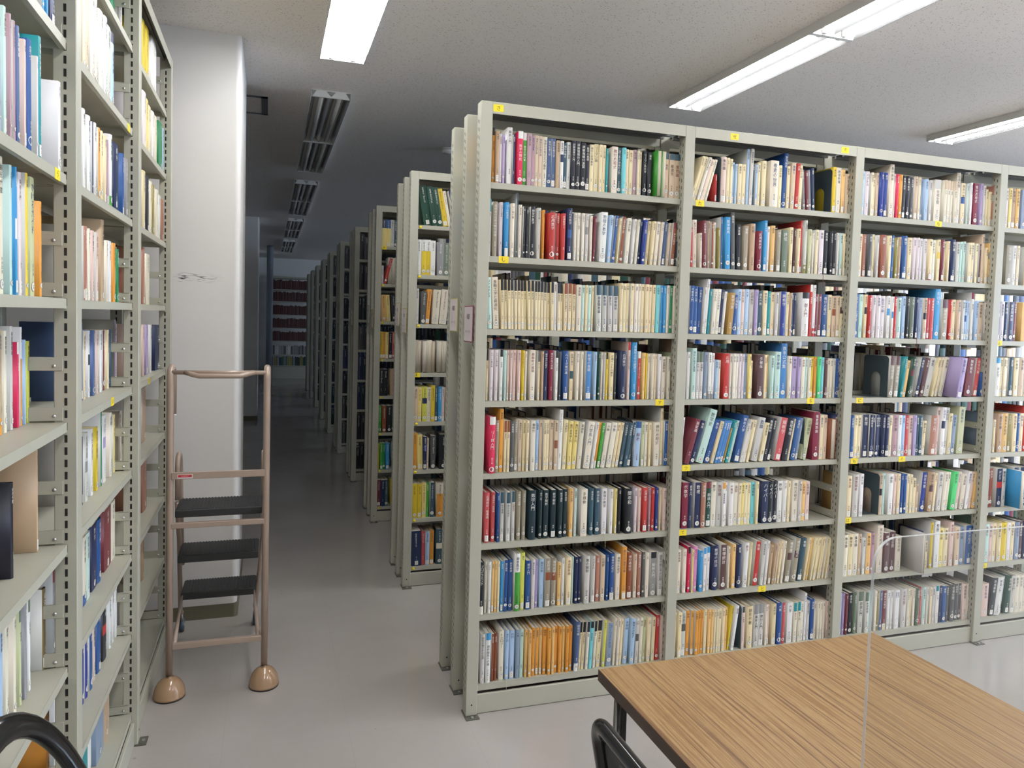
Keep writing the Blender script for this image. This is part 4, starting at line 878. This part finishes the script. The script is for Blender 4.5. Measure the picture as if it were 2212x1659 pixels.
be_labels = {('front', 1, 5): ['dark steel bookend on the fifth shelf, front rack\'s first bay'], ('front', 2, 1): ['dark steel bookend beside the leaning magazines, top shelf, front rack\'s second bay', 'dark steel bookend behind the red book, top shelf, front rack\'s second bay', 'grey steel bookend before the yellow book, top shelf, front rack\'s second bay'],
 ('front', 2, 5): ['dark steel bookend before the thick wine-red book, fifth shelf, second bay'], ('front', 2, 8): ['dark steel bookend beside the yellow book, bottom shelf, second bay'], ('front', 3, 4): ['dark steel bookend standing alone, fourth shelf, front rack\'s third bay'], ('front', 3, 6): ['dark steel bookend with brown showing through its arch, sixth shelf, third bay']}
seen = {}
for x, z, p in BOOKENDS:
    k = seen.get(p, 0); seen[p] = k + 1
    t = thing('bookend', (x, DS + .012, z + .0006), be_labels[p[:3]][k], 'bookend', 'steel bookends')
    link('upright_plate', cached('be', bookend_mesh), t)
    link('foot_plate', cached('bef', lambda: MB().box((-.085, .02, 0), (-.0002, .13, .0006), BOOKEND).mesh('foot_plate')), t)
# ribbon bookmarks hanging out of books
def ribbon(bay, i, u, m, drop, fwd=.02):
    z = FZ[i - 1]; x = along(u, lambda t: (t, DS, z), -1, 5)
    bs = [b for b in shelves[('front', bay, i, 0)] if b.get('obj') and b['x'] <= x + .02]
    if not bs: return
    o = max(bs, key=lambda b: b['x'])['obj']; inv = o.matrix_world.inverted()
    pts = [(x, DS + .012, z + .004), (x + .001, DS - .004, z + .003), (x + .002, DS - .008, z - .01), (x + .001, DS - .009, z - drop * .6), (x + .004, DS - .008, z - drop)]
    MB().tube([inv @ Vector(p) for p in pts], (.0015, .0006), m, 6).build('ribbon_bookmark', o)
ribbon(1, 6, 1305, RIBBON, .05); ribbon(1, 8, 1092, RIBBON, .06); ribbon(2, 2, 1775, RIBBONR, .06); ribbon(3, 3, 1977, RIBBONR, .05)
# ---------------------------------------------------------------- table with its clear divider
TX0, TX1, TY1, TY0, TZ = .054, .951, -1.05, -2.55, .70
tb = thing('table', ((TX0 + TX1) / 2, (TY0 + TY1) / 2, 0), 'wood-grain topped reading table with dark brown edge before the front rack', 'table')
off = tb.location
def child(mb, name, par=tb):
    o = mb.build(name, par); o.location = -Vector(par.location); return o
MB().box((TX0 - off.x + .0012, TY0 - off.y + .0012, TZ - .0015), (TX1 - off.x - .0012, TY1 - off.y - .0012, TZ), WOOD).build('table_top', tb)
child(MB().box((TX0, TY0, TZ - .031), (TX1, TY1, TZ - .0015), EDGE, .001), 'edge_band')
ap = MB(); ix0, ix1, iy0, iy1 = TX0 + .05, TX1 - .05, TY0 + .05, TY1 - .05
for a, b_ in (((ix0, iy0), (ix1, iy0 + .02)), ((ix0, iy1 - .02), (ix1, iy1)), ((ix0, iy0), (ix0 + .02, iy1)), ((ix1 - .02, iy0), (ix1, iy1))): ap.box((*a, TZ - .085), (*b_, TZ - .031), BLACKM)
child(ap, 'apron')
for sx in (0, 1):
    for sy in (0, 1):
        x = (TX0 + .04) if not sx else (TX1 - .04); y = (TY1 - .035) if sy else (TY0 + .035); q = 1 if not sx else -1
        l = MB().tube([(x, y, .004), (x, y, TZ - .031)], .0085, CHROME, 16); l.lathe([(.013, 0), (.013, .012)], BLACKM, (x, y, 0))
        l.box((x + q * .011 - .0005, y - .009, .05), (x + q * .025, y + .009, TZ - .031), BLACKM, .002)
        child(l, 'leg')
# acrylic divider across the table
PY = -1.8; px0, px1, pz0, pz1, pr_ = .159, .86, TZ + .012, 1.2625, .045
dv = thing('acrylic_divider', ((px0 + px1) / 2, PY, TZ), 'clear acrylic divider with rounded corners standing across the wooden table', 'divider')
def outline(g=0):
    p = [(px0 + g, pz0), (px1 - g, pz0)]
    for k in range(13): a = math.pi / 2 * k / 12; p.append((px1 - pr_ + (pr_ - g) * math.cos(a), pz1 - pr_ + (pr_ - g) * math.sin(a)))
    for k in range(13): a = math.pi / 2 + math.pi / 2 * k / 12; p.append((px0 + pr_ + (pr_ - g) * math.cos(a), pz1 - pr_ + (pr_ - g) * math.sin(a)))
    return p
g = MB(); O_ = outline(.0006); 
A = [g.bm.verts.new((u, PY - .0022, v)) for u, v in O_]; B = [g.bm.verts.new((u, PY + .0022, v)) for u, v in O_]; g.bm.faces.new(A[::-1]); g.bm.faces.new(B)
g._fin(0, ACRYLIC); child(g, 'clear_panel', dv)
e = MB(); O2 = outline(0)
Ain = [e.bm.verts.new((u, PY - .0026, v)) for u, v in O_]; Bin = [e.bm.verts.new((u, PY + .0026, v)) for u, v in O_]
Ao = [e.bm.verts.new((u, PY - .0026, v)) for u, v in O2]; Bo = [e.bm.verts.new((u, PY + .0026, v)) for u, v in O2]; n = len(O2)
for i in range(n):
    j = (i + 1) % n
    e.bm.faces.new((Ao[i], Ao[j], Bo[j], Bo[i])); e.bm.faces.new((Ain[i], Ain[j], Ao[j], Ao[i])); e.bm.faces.new((Bin[j], Bin[i], Bo[i], Bo[j]))
e._fin(0, ACREDGE); child(e, 'polished_edge', dv)
for x in (px0 + .13, px1 - .13):
    f = MB().box((x - .006, PY - .09, TZ + .0005), (x + .006, PY - .0028, TZ + .04), ACREDGE, .002); f.box((x - .006, PY + .0028, TZ + .0005), (x + .006, PY + .09, TZ + .04), ACREDGE, .002)
    f.box((x - .006, PY - .0028, TZ + .0005), (x + .006, PY + .0028, TZ + .012), ACREDGE); child(f, 'foot', dv)

# ---------------------------------------------------------------- step ladder
LXa, LXb, LY = -1.148, -.7715, .487
ld = thing('step_ladder', ((LXa + LXb) / 2, LY, 0), 'beige-brown step ladder with black ribbed treads and domed feet', 'step ladder')
def lc(mb, name, par=None):
    o = mb.build(name, par or ld); o.location = -Vector(ld.location) if par is None else (0, 0, 0); return o
def arc(c, r, a0, a1, n, fn): return [fn(c[0] + r * math.cos(a0 + (a1 - a0) * k / n), c[1] + r * math.sin(a0 + (a1 - a0) * k / n)) for k in range(n + 1)]
zt = 1.362
for x in (LXa, LXb):
    pts = [(x, LY, .08), (x, LY, .7)] + arc((LY + .045, zt - .045), .045, math.pi, 0, 10, lambda y, z: (x, y, z)) + [(x, LY + .09, zt - .2)]
    lp = lc(MB().tube(pts, .0142, LADDER, 14), 'upright_post')
    lc(MB().lathe([(.0143, 0), (.0143, .006)], WHITE, (x, LY + .09, zt - .206)), 'end_cap')
    sx = .063; prof = [(sx, 0), (sx, .006), (sx * .97, .012)] + [(sx * .97 * math.cos(a), .012 + .072 * math.sin(a)) for a in [math.pi / 2 * k / 10 for k in range(1, 10)]] + [(.012, .0838)]
    dome = lc(MB().lathe(prof[1:], DOME, (x + (.004 if x < -1 else 0), LY - .02, 0)), 'domed_foot')
    rb = MB().lathe([(sx * .98, 0), (sx * .98, .008)], BLACKM, (x + (.004 if x < -1 else 0), LY - .02, 0)).build('rubber_ring', dome)
hx = [(LXa, LY, zt - .02), (LXa + .05, LY, zt - .02)]
lc(MB().tube([(LXa, LY + .004, zt - .018), (LXb, LY + .004, zt - .018)], .009, LADDER, 12), 'top_bar')
lc(MB().tube([(LXa + .055, LY, zt - .017), (LXa + .085, LY - .018, zt - .025), (LXa + .11, LY - .026, zt - .03), (LXb - .11, LY - .026, zt - .03), (LXb - .085, LY - .018, zt - .025), (LXb - .055, LY, zt - .017)], .0105, LADDER, 14), 'hand_grip')
cb1 = lc(MB().box((LXa + .006, LY - .016, .905), (LXb - .006, LY - .004, .934), LADDER, .002), 'cross_bar')
stk = MB().box((LXa + .03, LY - .017, .908), (LXa + .088, LY - .016, .926), SIGN); stk.box((LXa + .033, LY - .0174, .914), (LXa + .085, LY - .017, .924), REDS)
stk.glyphs('ふみだい', .006, SIGN, lambda u, v: (LXa + .059 + u * 1.3, LY - .0178, .919 + v)); stk.build('red_and_white_sticker', cb1)
lc(MB().box((LXa + .006, LY - .014, .70), (LXb - .006, LY + .006, .722), LADDER, .002), 'cross_bar')
lc(MB().box((LXa + .012, LY - .011, .19), (LXb - .012, LY + .009, .214), LADDER, .002), 'cross_bar')
for (y0, y1, z, xa, xb) in ((.515, .712, .77, LXa + .016, LXb - .016), (.655, .845, .531, LXa + .012, LXb - .03), (.835, 1.01, .297, LXa + .006, LXb - .042)):
    st = MB().box((xa, y0, z - .036), (xb, y1, z - .004), RUBBER, .003)
    n = 25
    for k in range(n):
        x = xa + .006 + (xb - xa - .012) * (k + .5) / n; st.box((x - .0045, y0 + .004, z - .0045), (x + .0045, y1 - .002, z - .0015), RUBBER, .001)
    lc(st, 'tread')
for x, xc in ((LXa + .003, -1.165), (LXb - .012, -.818)):
    lc(MB().tube([(x, .71, .75), (x, .80, .56), ((x + xc) / 2, .93, .33), (xc, 1.05, .12), (xc, 1.1, .1)], .0105, LADDER, 12), 'stringer')
    q = 1 if x < -1 else -1
    lc(MB().tube([(x, .72, .76), (x, .72, .9)] + arc((.775, .9), .055, math.pi, .2, 8, lambda y, z: (x, y, z)) + [(x, .86, .72), (x, .93, .40)], .0105, LADDER, 12), 'guard_rail')
    xs = LXa + .012 if x < -1 else LXb - .05
    lc(MB().tube([(x + q * .014, LY + .006, .205), (xs, .85, .285)], (.011, .004), LADDER, 10), 'brace_bar')
    c = MB().tube([(xc, 1.1, .03), (xc, 1.1, .11)], .008, CHROME, 10); cw = lc(c, 'caster_stem')
    wl = MB().tube([(xc - .011, 1.115, .032), (xc + .011, 1.115, .032)], .0315, CASTER, 20); wl.tube([(xc - .013, 1.115, .032), (xc + .013, 1.115, .032)], .012, CHROME, 12); wl.build('caster_wheel', cw)

# ---------------------------------------------------------------- chairs
def rrect(w, h, r, n=6):
    p = []
    for cx, cy, a in ((w - r, h - r, 0), (r, h - r, 90), (r, r, 180), (w - r, r, 270)):
        for k in range(n + 1): q = math.radians(a + 90 * k / n); p.append((cx + r * math.cos(q), cy + r * math.sin(q)))
    return p
# chair A: tubular black frame round a dark panel, tucked up to the table; backrest runs along y
ca = thing('chair', (.06, -1.68, 0), 'black framed chair with panel backrest tucked up to the wooden table', 'chair')
bx = lambda z: -.085 - .20 * (z - .45)          # backrest leans away from the table
y0, y1, z0, z1 = -1.905, -1.478, .44, .838
def cc(mb, name, par=None): o = mb.build(name, par or ca); o.location = -Vector(ca.location) if par is None else (0, 0, 0); return o
fr = [(bx(z0 + v), y0 + u, z0 + v) for u, v in rrect(y1 - y0, z1 - z0, .05, 8)]
bf = cc(MB().tube(fr, (.0135, .017), GLOSSB, 14, closed=True), 'backrest_frame')
p2 = [(bx(z0 + .022 + v) + .002, y0 + .022 + u, z0 + .022 + v) for u, v in rrect(y1 - y0 - .044, z1 - z0 - .044, .036, 8)]
mb = MB(); A = [mb.bm.verts.new(p) for p in p2]; B = [mb.bm.verts.new((p[0] + .012, p[1], p[2])) for p in p2]; n = len(A)
p3 = [(bx(z0 + .055 + v) - .0, y0 + .055 + u, z0 + .055 + v) for u, v in rrect(y1 - y0 - .11, z1 - z0 - .11, .02, 8)]
I = [mb.bm.verts.new((p[0] + .009, p[1], p[2])) for p in p3]
for i in range(n): j = (i + 1) % n; mb.bm.faces.new((A[i], A[j], B[j], B[i])); mb.bm.faces.new((A[j], A[i], I[i], I[j]))
mb.bm.faces.new(B); mb._fin(0, PANELB); k0 = len(mb.bm.faces); mb.bm.faces.new(I); mb._fin(k0, GLOSSB)
cc(mb, 'backrest_panel')
cc(MB().box((-.05, y0 + .01, .40), (.36, y1 - .01, .445), PANELB, .012, segs=3), 'seat')
for x, y in ((-.075, y0 + .03), (-.075, y1 - .03), (.33, y0 + .03), (.33, y1 - .03)):
    top = (bx(.46), y, .46) if x < 0 else (x, y, .41)
    cc(MB().tube([(x - (.05 if x < 0 else -.01), y, 0), top], .0115, BLACKM, 12), 'leg')
# chair B: thick glossy loop backrest, close to the viewer
P0 = Vector((-1.0858, -1.4561, .6906)); ph = 1.319; dv_ = Vector((math.cos(ph), math.sin(ph), 0)); up_ = Vector((-math.sin(ph) * .332, math.cos(ph) * .332, 1))
cb = thing('chair', (-.86, -1.45, 0), 'glossy black chair with a thick open loop backrest, standing before the ladder rack', 'chair')
def cb_(mb, name): o = mb.build(name, cb); o.location = -Vector(cb.location); return o
ring = []
for k in range(48):
    a = -math.pi / 2 + 2 * math.pi * k / 48; c, s = math.cos(a), math.sin(a); e = 2 / 2.09
    ring.append(P0 + dv_ * (.172 - .022) * math.copysign(abs(c) ** e, c) + up_ * (.2627 - .022) * math.copysign(abs(s) ** e, s))
cb_(MB().tube(ring, (.0225, .014), GLOSSB, 16, closed=True), 'loop_backrest')
for s in (-.1, .1):
    q = P0 + dv_ * s - up_ * .225
    cb_(MB().tube([q + Vector((.005, 0, .01)), (q.x + .045, q.y, .5), (q.x + .09, q.y, .43)], .013, BLACKM, 12), 'back_support')
cb_(MB().box((-1.04, -1.66, .40), (-.62, -1.24, .445), PANELB, .014, segs=3), 'seat')
for x in (-1.01, -.65):
    for y in (-1.63, -1.27): cb_(MB().tube([(x, y, 0), (x + (.01 if x < -1 else -.01), y, .405)], .0115, BLACKM, 12), 'leg')
